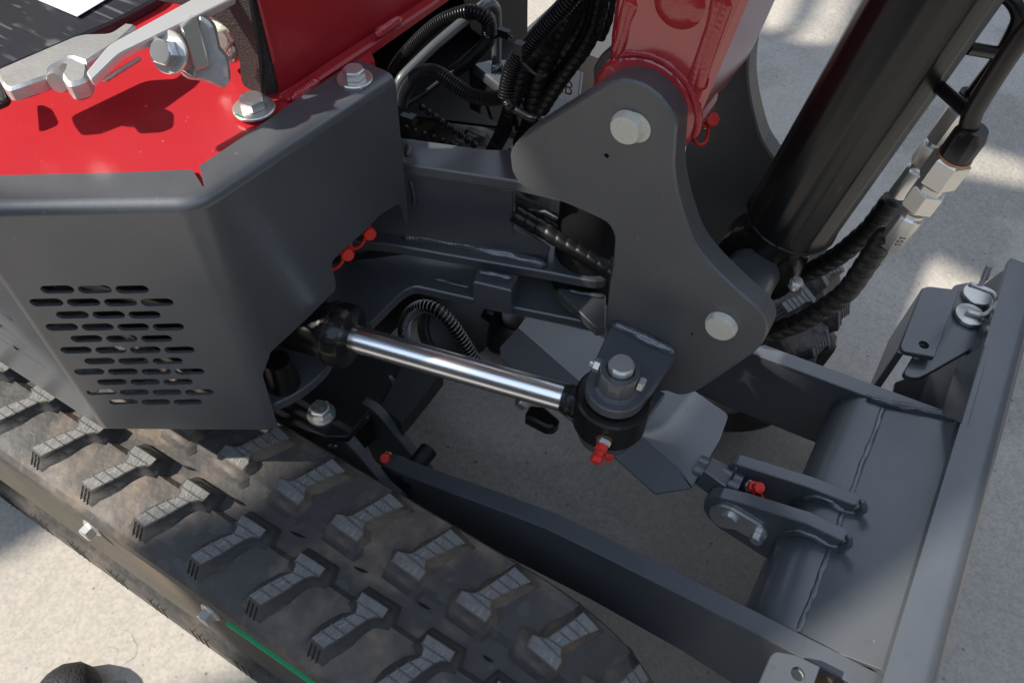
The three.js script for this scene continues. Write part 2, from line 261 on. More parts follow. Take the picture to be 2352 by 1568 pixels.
// ---------------------------------------------------------------- side cover: three upright faces of bent sheet with a flange on top
const DECK = 0.691;
{
  const pA = PV(atY(O(0, 477), DECK), atY(O(367, 470), DECK)), pB = PV(atY(O(580, 388), DECK), atY(O(905, 176), DECK));
  const zL = -0.156, pC = PZ(zL);
  const cross = (p, s) => { const det = p.n.x * s.n.z - p.n.z * s.n.x, a = p.o.dot(p.n), b = s.o.dot(s.n); return V((a * s.n.z - b * p.n.z) / det, 0, (p.n.x * b - s.n.x * a) / det); };
  const c1 = cross(pA, pC), c2 = cross(pA, pB);                        // sharp plan corners
  const eB = atY(O(907, 173), DECK).setY(0), e0 = V(c1.x - 0.5, 0, zL);
  const cover = part('side_cover', new THREE.BufferGeometry(), M.paint, digger, 'dark grey bent sheet cover with rows of slots');
  function makeCover() {
    // developed coordinate: distance along the plan line, with arcs at both corners
    const seg = [e0, c1, c2, eB], dirs = [0, 1, 2].map((i) => seg[i + 1].clone().sub(seg[i]).normalize()), rr = [0.012, 0.034];
    const turnA = [0, 1].map((i) => Math.acos(clamp(dirs[i].dot(dirs[i + 1]), -1, 1))), cut = turnA.map((a, i) => rr[i] * Math.tan(a / 2));
    const pieces = []; let s = 0;
    for (let i = 0; i < 3; i++) {
      const a = seg[i].clone().addScaledVector(dirs[i], i ? cut[i - 1] : 0), b = seg[i + 1].clone().addScaledVector(dirs[i], i < 2 ? -cut[i] : 0), L = a.distanceTo(b);
      pieces.push({ s0: s, s1: s + L, a, d: dirs[i] }); s += L;
      if (i < 2) { const n = V(-dirs[i].z, 0, dirs[i].x), cen = b.clone().addScaledVector(n, -rr[i]); pieces.push({ s0: s, s1: s + rr[i] * turnA[i], cen, r: rr[i], n, d: dirs[i] }); s += rr[i] * turnA[i]; }
    }
    const fr = (x) => { // point and outward normal at s
      const p = pieces.find((k) => x <= k.s1 + 1e-9) ?? pieces[4];
      if (p.a) { const n = V(-p.d.z, 0, p.d.x); return { p: p.a.clone().addScaledVector(p.d, x - p.s0), n }; }
      const a = (x - p.s0) / p.r, n = p.n.clone().multiplyScalar(Math.cos(a)).addScaledVector(p.d, Math.sin(a)); return { p: p.cen.clone().addScaledVector(n, p.r), n };
    };
    return { pieces, fr, total: s };
  }
  const dev = makeCover(), T = 0.003, RB = 0.009, top = DECK - RB;
  // outward normal must look towards +z (the near side)
  const flip = dev.fr(0.1).n.z < 0 ? -1 : 1;
  const at3 = (s, y, w = 0) => { const f = dev.fr(s); return f.p.clone().addScaledVector(f.n, flip * w).setY(y); };
  const sOn = (P, i) => { const k = dev.pieces[i]; return k.s0 + P.clone().setY(0).sub(k.a).dot(k.d); };
  const geos = [];
  // flat faces as cut sheet: outline in (s, y)
  function face(i, pts, holes) {
    const sh = roundShape(pts.map(([s, y, r]) => [new THREE.Vector2(s, y), r ?? 0])); for (const h of holes) sh.holes.push(h);
    const g = new THREE.ExtrudeGeometry(sh, { depth: T, bevelEnabled: false, curveSegments: 6 });
    const k = dev.pieces[i], n = V(-k.d.z, 0, k.d.x).multiplyScalar(flip);
    const mt = new THREE.Matrix4().makeBasis(k.d, UP, k.d.clone().cross(UP)); const back = k.d.clone().cross(UP).dot(n) > 0;
    g.translate(-k.s0, 0, back ? -T : 0); g.applyMatrix4(mt.setPosition(k.a)); geos.push(g);
  }
  const slot = (s0, s1, y, h) => { const r = h / 2, p = new THREE.Path(); p.moveTo(s0 + r, y - r); p.lineTo(s1 - r, y - r); p.absarc(s1 - r, y, r, -Math.PI / 2, Math.PI / 2, false); p.lineTo(s0 + r, y + r); p.absarc(s0 + r, y, r, Math.PI / 2, Math.PI * 1.5, false); p.closePath(); return p; };
  const A = dev.pieces[2], B = dev.pieces[4], Lp = dev.pieces[0], a1 = dev.pieces[1], a2 = dev.pieces[3];
  const rowsA = [[425, 275, 1022, 3], [514, 200, 1193, 4], [600, 383, 1105, 3], [684, 312, 1268, 4], [764, 484, 1185, 3], [842, 413, 1341, 4], [918, 577, 1258, 3], [991, 507, 1408, 4], [1062, 666, 1327, 3], [1133, 594, 1473, 4], [1200, 750, 1392, 3]];
  const holesA = [];
  for (const [y, x0, x1, n] of rowsA) {
    const P0 = at(T01(x0, y), pA), P1 = at(T01(x1, y), pA), s0 = sOn(P0, 2), s1 = sOn(P1, 2), w = (s1 - s0) / (n + (n - 1) * 0.113);
    for (let k = 0; k < n; k++) { const t0 = s0 + k * w * 1.113; holesA.push(slot(t0, t0 + w, P0.y + (P1.y - P0.y) * ((k + 0.5) / n), 0.0088)); }
  }
  const botA0 = at(O(196, 986), pA), botA1 = at(O(620, 986), pA), yb0 = botA0.y, yb1 = botA1.y;
  face(2, [[A.s0, yb0], [A.s1, yb1], [A.s1, top], [A.s0, top]], holesA);
  const holesL = [];
  for (let r = 0; r < 7; r++) for (let k = 0; k < 5; k++) { const s1 = Lp.s1 - 0.03 - k * 0.05 - (r % 2) * 0.02; holesL.push(slot(s1 - 0.043, s1, yb0 + 0.07 + r * 0.0165, 0.008)); }
  const ybL = at(O(0, 850), pC).y;
  face(0, [[0, yb0], [Lp.s1, yb0], [Lp.s1, top], [0, top]], holesL);
  const bq = (px) => { const P = at(px, pB); return [sOn(P, 4), P.y]; };
  const low = [T01(2100, 640), T01(2310, 430), T01(2314, 385), T01(2280, 235), T11(10, 160)].map(bq);
  const n1 = [T11(170, 15), T10(270, 1480), T10(370, 1420), T10(400, 1412), T10(423, 1440), T10(440, 1545)].map(bq), n2 = bq(T10(487, 1525));
  const y600 = low[0][1];
  const outB = [[B.s0, at(T01(1900, 850), pB).y + 0.004], ...low.map((k) => [k[0], k[1], 0.006]), ...n1.map((k) => [k[0], k[1], 0.004]), [B.s1, n2[1]], [B.s1, top], [B.s0, top]];
  face(4, outB, []);
  // bends
  function bend(p, ylo, n) {
    const pos = [], nor = [], uv = [], idx = [];
    for (const w of [0, -T]) for (let i = 0; i <= n; i++) for (const e of [0, 1]) { const s = p.s0 + (p.s1 - p.s0) * i / n, P = at3(s, e ? top : ylo(i / n), w), f = dev.fr(s).n.clone().multiplyScalar(flip * (w ? -1 : 1)); pos.push(P.x, P.y, P.z); nor.push(f.x, 0, f.z); uv.push(s, P.y); }
    for (let L = 0; L < 2; L++) for (let i = 0; i < n; i++) { const a = L * (n + 1) * 2 + i * 2; L ? idx.push(a, a + 1, a + 2, a + 2, a + 1, a + 3) : idx.push(a, a + 2, a + 1, a + 2, a + 3, a + 1); }
    const m = (n + 1) * 2; for (let i = 0; i < n; i++) idx.push(i * 2, i * 2 + 2, m + i * 2, m + i * 2, i * 2 + 2, m + i * 2 + 2);
    const g = new THREE.BufferGeometry(); g.setAttribute('position', new THREE.Float32BufferAttribute(pos, 3)); g.setAttribute('normal', new THREE.Float32BufferAttribute(nor, 3)); g.setAttribute('uv', new THREE.Float32BufferAttribute(uv, 2)); g.setIndex(idx); geos.push(g);
  }
  bend(a1, () => yb0, 10);
  const bEnd = outB[0][1];
  bend(a2, (t) => (t < 0.45 ? yb1 : t < 0.55 ? yb1 + (bEnd - yb1) * smooth(0.45, 0.55, t) * 0.8 : yb1 + (bEnd - yb1) * (0.8 + 0.2 * (t - 0.55) / 0.45)), 24);
  // rim: quarter round between the faces and the flange
  {
    const pos = [], nor = [], uv = [], idx = [], ss = []; for (let i = 0; i <= 160; i++) ss.push(dev.total * i / 160);
    const K = 8;
    for (const w of [0, T]) for (const s of ss) for (let k = 0; k <= K; k++) { const a = k / K * Math.PI / 2, f = dev.fr(s), n = f.n.clone().multiplyScalar(flip), rr = RB - w, P = f.p.clone().addScaledVector(n, -RB + rr * Math.cos(a)).setY(top + rr * Math.sin(a)), N = n.multiplyScalar(Math.cos(a)).setY(Math.sin(a)); pos.push(P.x, P.y, P.z); nor.push(N.x, N.y, N.z); uv.push(s, P.y); }
    for (let L = 0; L < 2; L++) for (let i = 0; i < 160; i++) for (let k = 0; k < K; k++) { const a = L * 161 * (K + 1) + i * (K + 1) + k, b = a + K + 1; L ? idx.push(a, a + 1, b, b, a + 1, b + 1) : idx.push(a, b, a + 1, b, b + 1, a + 1); }
    const g = new THREE.BufferGeometry(); g.setAttribute('position', new THREE.Float32BufferAttribute(pos, 3)); g.setAttribute('normal', new THREE.Float32BufferAttribute(nor, 3)); g.setAttribute('uv', new THREE.Float32BufferAttribute(uv, 2)); g.setIndex(idx); geos.push(g);
  }
  // flanges with the relief slit at the corner
  const inn = (s) => at3(s, DECK, -RB);
  const fl = (list) => { const sh = roundShape(list.map((P) => [new THREE.Vector2(P.x, -P.z), 0])); const g = new THREE.ExtrudeGeometry(sh, { depth: T, bevelEnabled: false }); g.rotateX(-Math.PI / 2); g.translate(0, DECK - T, 0); geos.push(g); };
  const iA = [T00(1320, 1166), T00(870, 1186), T00(0, 1206), O(-120, 405)].map((k) => atY(k, DECK)), iB = [T00(1372, 1140), T00(1540, 1030), T00(1880, 800), T00(2010, 705), T10(115, 412)].map((k) => atY(k, DECK));
  const arcA = [], arcB = []; for (let i = 0; i <= 10; i++) arcA.push(inn(a2.s0 + (a2.s1 - a2.s0) * 0.5 * i / 10)); for (let i = 0; i <= 10; i++) arcB.push(inn(a2.s0 + (a2.s1 - a2.s0) * (0.5 + 0.5 * i / 10)));
  const end = inn(B.s1);
  fl([inn(A.s0), inn(A.s0 + 0.06), ...arcA, atY(T00(1395, 1285), DECK), ...iA]);
  fl([atY(T00(1403, 1280), DECK), ...arcB, end, iB[4], iB[3], iB[2], iB[1], iB[0]]);
  const merged = mergeGeometries(geos.map((g) => { const k = g.index ? g.toNonIndexed() : g; for (const a of Object.keys(k.attributes)) if (!['position', 'normal', 'uv'].includes(a)) k.deleteAttribute(a); return k; }));
  cover.geometry = merged;
  for (const [px, R, h, sp] of [[T00(1750, 752), 0.0158, 0.0085, 0.2], [T10(92, 548), 0.0142, 0.0078, 0.55]]) {
    const P = atY(px, DECK);
    part('bolt', hexHead(P.clone().setY(DECK + 0.0022), UP, R * 0.62, h, sp), M.zinc, cover);
    part('washer', washer(P.clone().setY(DECK), UP, R, 0.0024), M.zinc, cover);
  }
  const mk = atY(T00(1640, 795), DECK + 0.0035); const g = box(mk, 0.006, 0.0004, 0.0016); part('paint_mark', g, M.marker, cover);
  // two red caps in the notch
  for (const px of [T11(90, 190), T11(240, 50)]) { const P = at(px, pB); greaseCap(P.clone().addScaledVector(pB.n, -0.014), V(0.75, 0.35, 0.5), V(-0.5, -0.6, 0.5), cover, 1.4); }
}

// ---------------------------------------------------------------- red deck, upright red panel, black post
const pB = PV(atY(O(580, 388), DECK), atY(O(905, 176), DECK));
{
  const dk = part('deck', plate([O(-300, 432), O(0, 405), O(290, 399), O(440, 391), O(468, 432), O(522, 356), O(640, 280), O(780, 188), O(860, 138), O(845, 100), O(672, 200), O(700, -180), O(-300, -180)], PY(DECK - 0.0035), 0.006, { bevel: 0 }), M.red, digger, 'red painted steel deck');
  void dk;
  const a = atY(O(643, 232), DECK), b = atY(O(1030, -14), DECK), p = PV(a, b);
  const up = part('upright_panel', plate([O(641, 234), T00(1965, 690), O(838, 115), O(1010, -2), O(1120, -80), O(1080, -420), O(470, -420), O(592, -8)], shift(p, -0.010), 0.004), M.red, digger, 'red upright panel behind the cover');
  part('flange', plate([[...T00(1990, 712)], T10(0, 486), T10(172, 424), T10(215, 385), O(1050, -8), O(1110, -60), O(1100, -85), T10(640, 20), T10(0, 440), T00(1985, 690)], shift(p, 0.004), 0.012, { bevel: 0.002 }), M.red, up);
  const tr = (x, y) => at(T10(x, y), shift(p, 0.0045)), t0 = (x, y) => at(T00(x, y), shift(p, 0.0045));
  part('weld_bead', bead([t0(2010, 685), t0(2080, 640), t0(2150, 590), t0(2200, 550)], 0.007, 0.5, V(0.8, 0.6, 0)), M.redWeld, up);
  part('weld_bead', bead([tr(235, 245), tr(290, 205), tr(350, 160), tr(415, 120)], 0.0065, 0.5, V(0.8, 0.6, 0)), M.redWeld, up);
  part('edge_strip', plate([T00(1790, -30), T00(1925, 440), T00(1890, 445), T00(1770, -30)], shift(p, -0.002), 0.003), M.red, up);
  for (const [x, y] of [[2100, 415]]) part('spot_weld', turned(at(T00(x, y), shift(p, -0.0105)), p.n, [[0.016, 0], [0.0135, 0.0006], [0.008, 0.0004], [0, 0.0008]], 30), M.red, up);
}
{
  const g0 = atY(T00(1650, 600), DECK), g1 = atY(T00(1808, 662), DECK), g2 = atY(T00(1925, 648), DECK), pL = PV(g0, g1), pR = PV(g1, g2);
  const post = part('post', [plate([T00(1810, 664), [...T00(1655, 600), 0.01], T00(1640, 430), [...T00(1598, 260), 0.01], [...T00(1535, 172), 0.01], [...T00(1415, 108), 0.01], T00(1340, 60), T00(1085, 10), T00(1000, -500), T00(1640, -500), T00(1722, 0), T00(1790, 420)], pL, 0.005, { bevel: 0.0015 }),
    plate([T00(1811, 664), [...T00(1925, 645), 0.004], T00(1780, 0), T00(1690, -500), T00(1640, -500), T00(1722, 0), T00(1790, 420)], pR, 0.005, { bevel: 0.0015 })], M.textured, digger, 'black textured bent bracket');
  part('bolt', hexHead(at(T00(1520, 270), shift(pL, -0.004)), V(0.5, 0.4, 0.8), 0.009, 0.008), M.zinc, post);
  part('spacer', turned(at(T00(1520, 195), shift(pL, -0.012)), V(0.4, 0.5, 0.7), [[0, 0], [0.009, 0], [0.009, 0.006], [0.005, 0.008], [0, 0.008]]), M.pin, post);
  part('bushing', turned(at(T00(1570, 330), shift(pL, -0.02)), V(0.4, 0.5, 0.7), [[0, 0], [0.012, 0], [0.012, 0.012], [0.006, 0.016], [0, 0.016]]), M.polished, post);
}
// ---- polished lever with its pivot, over the deck
{
  const hd = PY(0.73), grp = part('locking_lever', plate([[...ZE(-40, 560), 0.004], [...ZE(640, 268), 0.008], [...ZE(885, 262), 0.004], ZE(1010, 178), [...ZE(1110, 190), 0.004], ZE(960, 330), ZE(690, 500), [...ZE(560, 455), 0.003], [...ZE(400, 545), 0.003], ZE(395, 608), [...ZE(50, 728), 0.006], [...ZE(-20, 640), 0.006]], hd, 0.012, { bevel: 0.002 }), M.alloy, digger, 'bare aluminium lever casting');
  const c0 = atY(ZE(475, 640), 0.726), c1 = atY(ZE(720, 500), 0.712), ax = c1.clone().sub(c0).normalize();
  part('clevis', plate([[...ZE(400, 545), 0.004], [...ZE(580, 448), 0.004], [...ZE(720, 520), 0.004], [...ZE(700, 640), 0.004], [...ZE(545, 690), 0.006], [...ZE(480, 600), 0.004]], PY(0.7325), 0.0155, { bevel: 0.0025 }), M.alloy, grp);
  part('pivot_bolt', turned(atY(ZE(480, 655), 0.726), V(0.35, 0.15, 0.9), [[0, -0.01], [0.0085, -0.01], [0.0085, 0], [0.007, 0.0035], [0, 0.004]]), M.zinc, grp);
  // flat bar running up to the right
  const dep = (px, d) => EYE.clone().addScaledVector(ray(px), d);
  const A = dep(ZE(715, 600), 0.532), Bm = dep(ZE(900, 400), 0.53), C = dep(ZE(1760, -40), 0.50), dir = C.clone().sub(Bm).normalize();
  const wv = dep(ZE(1040, 330), 0.527).sub(dep(ZE(985, 215), 0.527)), wN = wv.addScaledVector(dir, -wv.dot(dir)).normalize(), nN = dir.clone().cross(wN).normalize(); if (nN.dot(EYE.clone().sub(Bm)) < 0) nN.negate();
  const bar = (a, b, w, t) => { const d = b.clone().sub(a), L = d.length(), g = new THREE.BoxGeometry(L, w, t, 1, 1, 1); const k = d.normalize(), ww = wN.clone().addScaledVector(k, -wN.dot(k)).normalize(); g.applyMatrix4(new THREE.Matrix4().makeBasis(k, ww, k.clone().cross(ww))); g.translate((a.x + b.x) / 2, (a.y + b.y) / 2, (a.z + b.z) / 2); return g; };
  M.bar = MP({ color: new THREE.Color().setRGB(0.72, 0.72, 0.72), metalness: 0.4, roughness: 0.28 });
  const barShape = plate([[...ZE(690, 585), 0.002], [...ZE(880, 355), 0.004], ZE(1750, -120), ZE(2090, -120), [...ZE(960, 440), 0.004], [...ZE(740, 655), 0.002]], PL(Bm, V(0.35, 0.9, 0.25)), 0.008, { bevel: 0.001 });
  part('flat_bar', barShape, M.bar, grp); void bar; void A; void c0; void ax;
  part('stop_plate', plate([ZE(810, 630), ZE(1125, 445), ZE(1138, 460), ZE(850, 640)], PY(0.712), 0.004), M.alloy, grp);
  // pivot block with its bolt
  const bp = PL(dep(ZE(1600, 420), 0.553), V(0.45, 0.45, 0.75));
  const blk = part('pivot_block', [plate([[...ZE(1270, 215), 0.003], ZE(1460, 225), ZE(1580, 575), ZE(1575, 640), [...ZE(1430, 545), 0.004], ZE(1300, 420)], shift(bp, -0.001), 0.022, { bevel: 0.001 }), plate([ZE(1462, 215), [...ZE(1590, 120), 0.004], ZE(1700, 535), ZE(1582, 578)], PL(dep(ZE(1520, 400), 0.548), V(0.8, 0.3, 0.45)), 0.02, { bevel: 0.001 })], M.polished, grp);
  part('lobe', plate([[...ZE(1600, 115), 0.006], [...ZE(1720, 200), 0.006], ZE(1760, 400), [...ZE(1830, 480), 0.004], [...ZE(1850, 680), 0.006], [...ZE(1800, 730), 0.006], [...ZE(1640, 660), 0.008], [...ZE(1500, 650), 0.01], [...ZE(1430, 560), 0.008], ZE(1540, 500)], PL(dep(ZE(1650, 450), 0.56), V(0.55, 0.35, 0.75)), 0.012, { bevel: 0.0025 }), M.alloy, grp);
  const bc = dep(ZE(1370, 420), 0.548), bd = V(0.2, 0.55, 0.85);
  part('washer', washer(bc, bd, 0.0145, 0.002), M.zinc, grp); part('bolt', hexHead(bc.clone().addScaledVector(bd.clone().normalize(), 0.002), bd, 0.0092, 0.008), M.polished, grp);
  void blk;
}
part('engine_house', [box(V(-1.25, 0.95, -0.56), 0.75, 0.55, 0.6)], M.red, digger, 'red engine house behind the deck');
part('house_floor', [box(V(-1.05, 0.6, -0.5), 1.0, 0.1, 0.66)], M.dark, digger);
// ---- black floor mat with a sheet of paper on it
{
  const mat = part('floor_mat', plate([ZE(-500, 700), ZE(0, 552), ZE(880, 185), [...ZE(1245, -5), 0.004], ZE(1400, -150), ZE(-500, -500)], PY(0.697), 0.010, { bevel: 0.002 }), M.mat, scene);
  reg(mat, 'black rubber floor mat with faint scuff marks, on the red deck', 'floor mat');
  const pap = part('paper_sheet', plate([ZE(300, -5), ZE(622, 131), ZE(900, -35), ZE(600, -200)], PY(0.6998), 0.0006, { bevel: 0 }), MS({ color: new THREE.Color().setRGB(0.78, 0.8, 0.84), roughness: 0.8, bumpMap: fine, bumpScale: 0.0003 }), scene);
  reg(pap, 'white sheet of paper lying on the black floor mat', 'paper');
  const ped = part('pedal', plate([ZE(-60, 640), [...ZE(20, 672), 0.006], [...ZE(76, 800), 0.006], ZE(-60, 850)], PY(0.712), 0.006, { bevel: 0.0015 }), M.textured, digger, 'corner of a dark grey pedal plate'); void ped;
}

// ---------------------------------------------------------------- main frame
const FLY = 0.588;
const webA = atY(O(934, 377), FLY), webB = atY(O(1181, 414), FLY), pWeb = shift(PV(webA, webB), -0.009);
{
  const fr = part('main_frame', plate([O(760, 345), O(934, 377), O(1181, 414.5), O(1290, 440), O(1300, 395), O(1240, 350), [...T10(1170, 1022), 0.01], [...T10(1020, 1028), 0.01], T10(425, 945), O(760, 280)], PY(FLY), 0.0125, { bevel: 0.0015 }), M.paint, digger, 'dark grey welded main frame');
  part('web_plate', plate([O(800, 590), O(960, 545), ZB(1415, 835), ZB(1432, 770), ZB(1108, 525), ZB(1108, 232), ZB(1110, 190), O(934, 385), O(800, 360)], pWeb, 0.012), M.paint, fr);
  part('gusset', plate([ZB(1108, 525), ZB(1440, 705), ZB(1432, 772), ZB(1100, 590)], shift(pWeb, 0.001), 0.003), M.paint, fr);
  const yLF = at(ZB(700, 715), pWeb).y;
  const low = part('lower_flange', plate([O(780, 550), ZB(0, 680), ZB(700, 805), ZB(1410, 928), ZB(1700, 985), [...ZB(1850, 1012), 0.01], [...ZB(1960, 1005), 0.02], [...ZB(2010, 700), 0.03], ZB(1400, 350), ZB(700, 450), O(780, 470)], PY(yLF), 0.0125, { bevel: 0.0015 }), M.paint, fr);
  const L = (x, y) => atY(ZB(x, y), yLF + 0.002);
  part('weld_bead', bead([L(80, 600), L(300, 620), L(500, 655), L(700, 700), L(900, 745), L(1100, 785), L(1300, 830), L(1415, 862)], 0.0085, 0.5, V(0.2, 0.8, 0.55)), M.weld, fr); void low;
  const W2 = (x, y) => at(ZB(x, y), shift(pWeb, 0.001));
  part('weld_bead', bead([W2(165, 90), W2(185, 180), W2(200, 260), W2(190, 330)], 0.0038, 0.5, V(0.35, 0, 0.93)), M.weld, fr);
  part('weld_bead', bead([at(ZC(120, 1330), PY(FLY + 0.003)), at(ZC(150, 1360), PY(FLY + 0.003)), at(ZC(135, 1430), PY(FLY + 0.001))], 0.0042), M.weld, fr);
  // lower plate with the arched cut-out, block between the two
  part('lower_plate', plate([T11(-800, 330), T11(-800, 640), T11(205, 655), [...T11(415, 445), 0.02], [...T11(500, 398), 0.02], T11(960, 502), T11(1650, 640), T11(1720, 660), [...T11(1800, 600), 0.02], T11(1760, 300), T11(900, 120)], PY(0.44), 0.0125, { bevel: 0.0015 }), M.paint, fr);
  part('weld_bead', bead([380, 500, 620, 720].map((x, i) => atY(ZB(x, [985, 1010, 1045, 1065][i]), 0.441)), 0.005, 0.4), M.weld, fr);
  part('stop_block', plate([ZB(742, 1018), ZB(1092, 1102), ZB(1165, 955), ZB(775, 900)], PY(0.478), 0.038, { bevel: 0.0015 }), M.paint, fr);
  part('weld_bead', bead([atY(ZB(780, 920), 0.484), atY(ZB(950, 950), 0.484), atY(ZB(1100, 985), 0.482)], 0.0042), M.weld, fr);
  // swing post and the frame behind it
  const sp = V(-0.215, 0, -0.545);
  part('swing_post', rod(sp.clone().setY(0.43), sp.clone().setY(FLY), 0.035, 0.035), M.dark, fr);
  part('far_flange', plate([ZC(740, 585), [...ZC(900, 545), 0.004], ZC(1070, 545), ZC(1050, 700), ZC(1010, 800)], PY(FLY), 0.0125), M.paint, fr);
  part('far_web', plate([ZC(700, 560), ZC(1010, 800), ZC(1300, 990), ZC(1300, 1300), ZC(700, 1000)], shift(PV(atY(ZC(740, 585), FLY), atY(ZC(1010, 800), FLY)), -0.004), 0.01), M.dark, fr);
  part('far_top_plate', plate([ZC(1510, 862), ZC(1625, 935), ZC(1365, 1115), ZC(1360, 1040)], PY(FLY), 0.012), M.plate, fr);
  // dark inside of the frame
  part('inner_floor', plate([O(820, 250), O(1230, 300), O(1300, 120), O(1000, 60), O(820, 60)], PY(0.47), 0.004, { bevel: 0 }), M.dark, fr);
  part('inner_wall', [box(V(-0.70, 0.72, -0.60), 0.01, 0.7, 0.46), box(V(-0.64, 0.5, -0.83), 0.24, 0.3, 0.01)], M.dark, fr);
  part('bracket_foot_weld', bead([atY(ZC(915, 650), FLY + 0.002), atY(ZC(960, 610), FLY + 0.003), atY(ZC(1010, 610), FLY + 0.003), atY(ZC(1020, 650), FLY + 0.002)], 0.006), M.weld, fr);
  // black body parts seen between the hoses
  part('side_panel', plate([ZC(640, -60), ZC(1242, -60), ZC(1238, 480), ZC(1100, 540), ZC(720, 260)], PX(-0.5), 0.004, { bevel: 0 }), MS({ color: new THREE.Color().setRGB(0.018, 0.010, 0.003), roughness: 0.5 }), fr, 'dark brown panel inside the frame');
  const ch = []; // chain of dark studs deep in the well
  for (let i = 0; i < 9; i++) { const P = atY(ZC(270 + i * 60, 985 + i * 43), 0.5); const g = new THREE.SphereGeometry(0.0042, 10, 8); g.translate(P.x, P.y, P.z); ch.push(g); }
  for (let i = 0; i < 7; i++) { const P = atY(ZC(120 + i * 85, 1170 + i * 30), 0.5); const g = new THREE.SphereGeometry(0.0036, 10, 8); g.translate(P.x, P.y, P.z); ch.push(g); }
  part('stud_row', ch, M.black, fr).userData.kind = 'stuff';
}
// ---- bent guard bar
{
  const foot = atY(ZC(955, 590), FLY), z0 = atY(ZC(60, 900), FLY + 0.02), p = PV(z0, foot), P = [[55, 1000], [52, 860], [58, 760], [85, 715], [140, 655], [400, 405], [760, 105], [840, 45], [895, 30], [940, 65], [955, 130], [955, 330], [955, 600]].map((k) => at(ZC(...k), p));
  part('guard_bar', pipe(P, rp(P[6], 24), 0.4), M.paint, digger, 'bent grey guard bar');
}

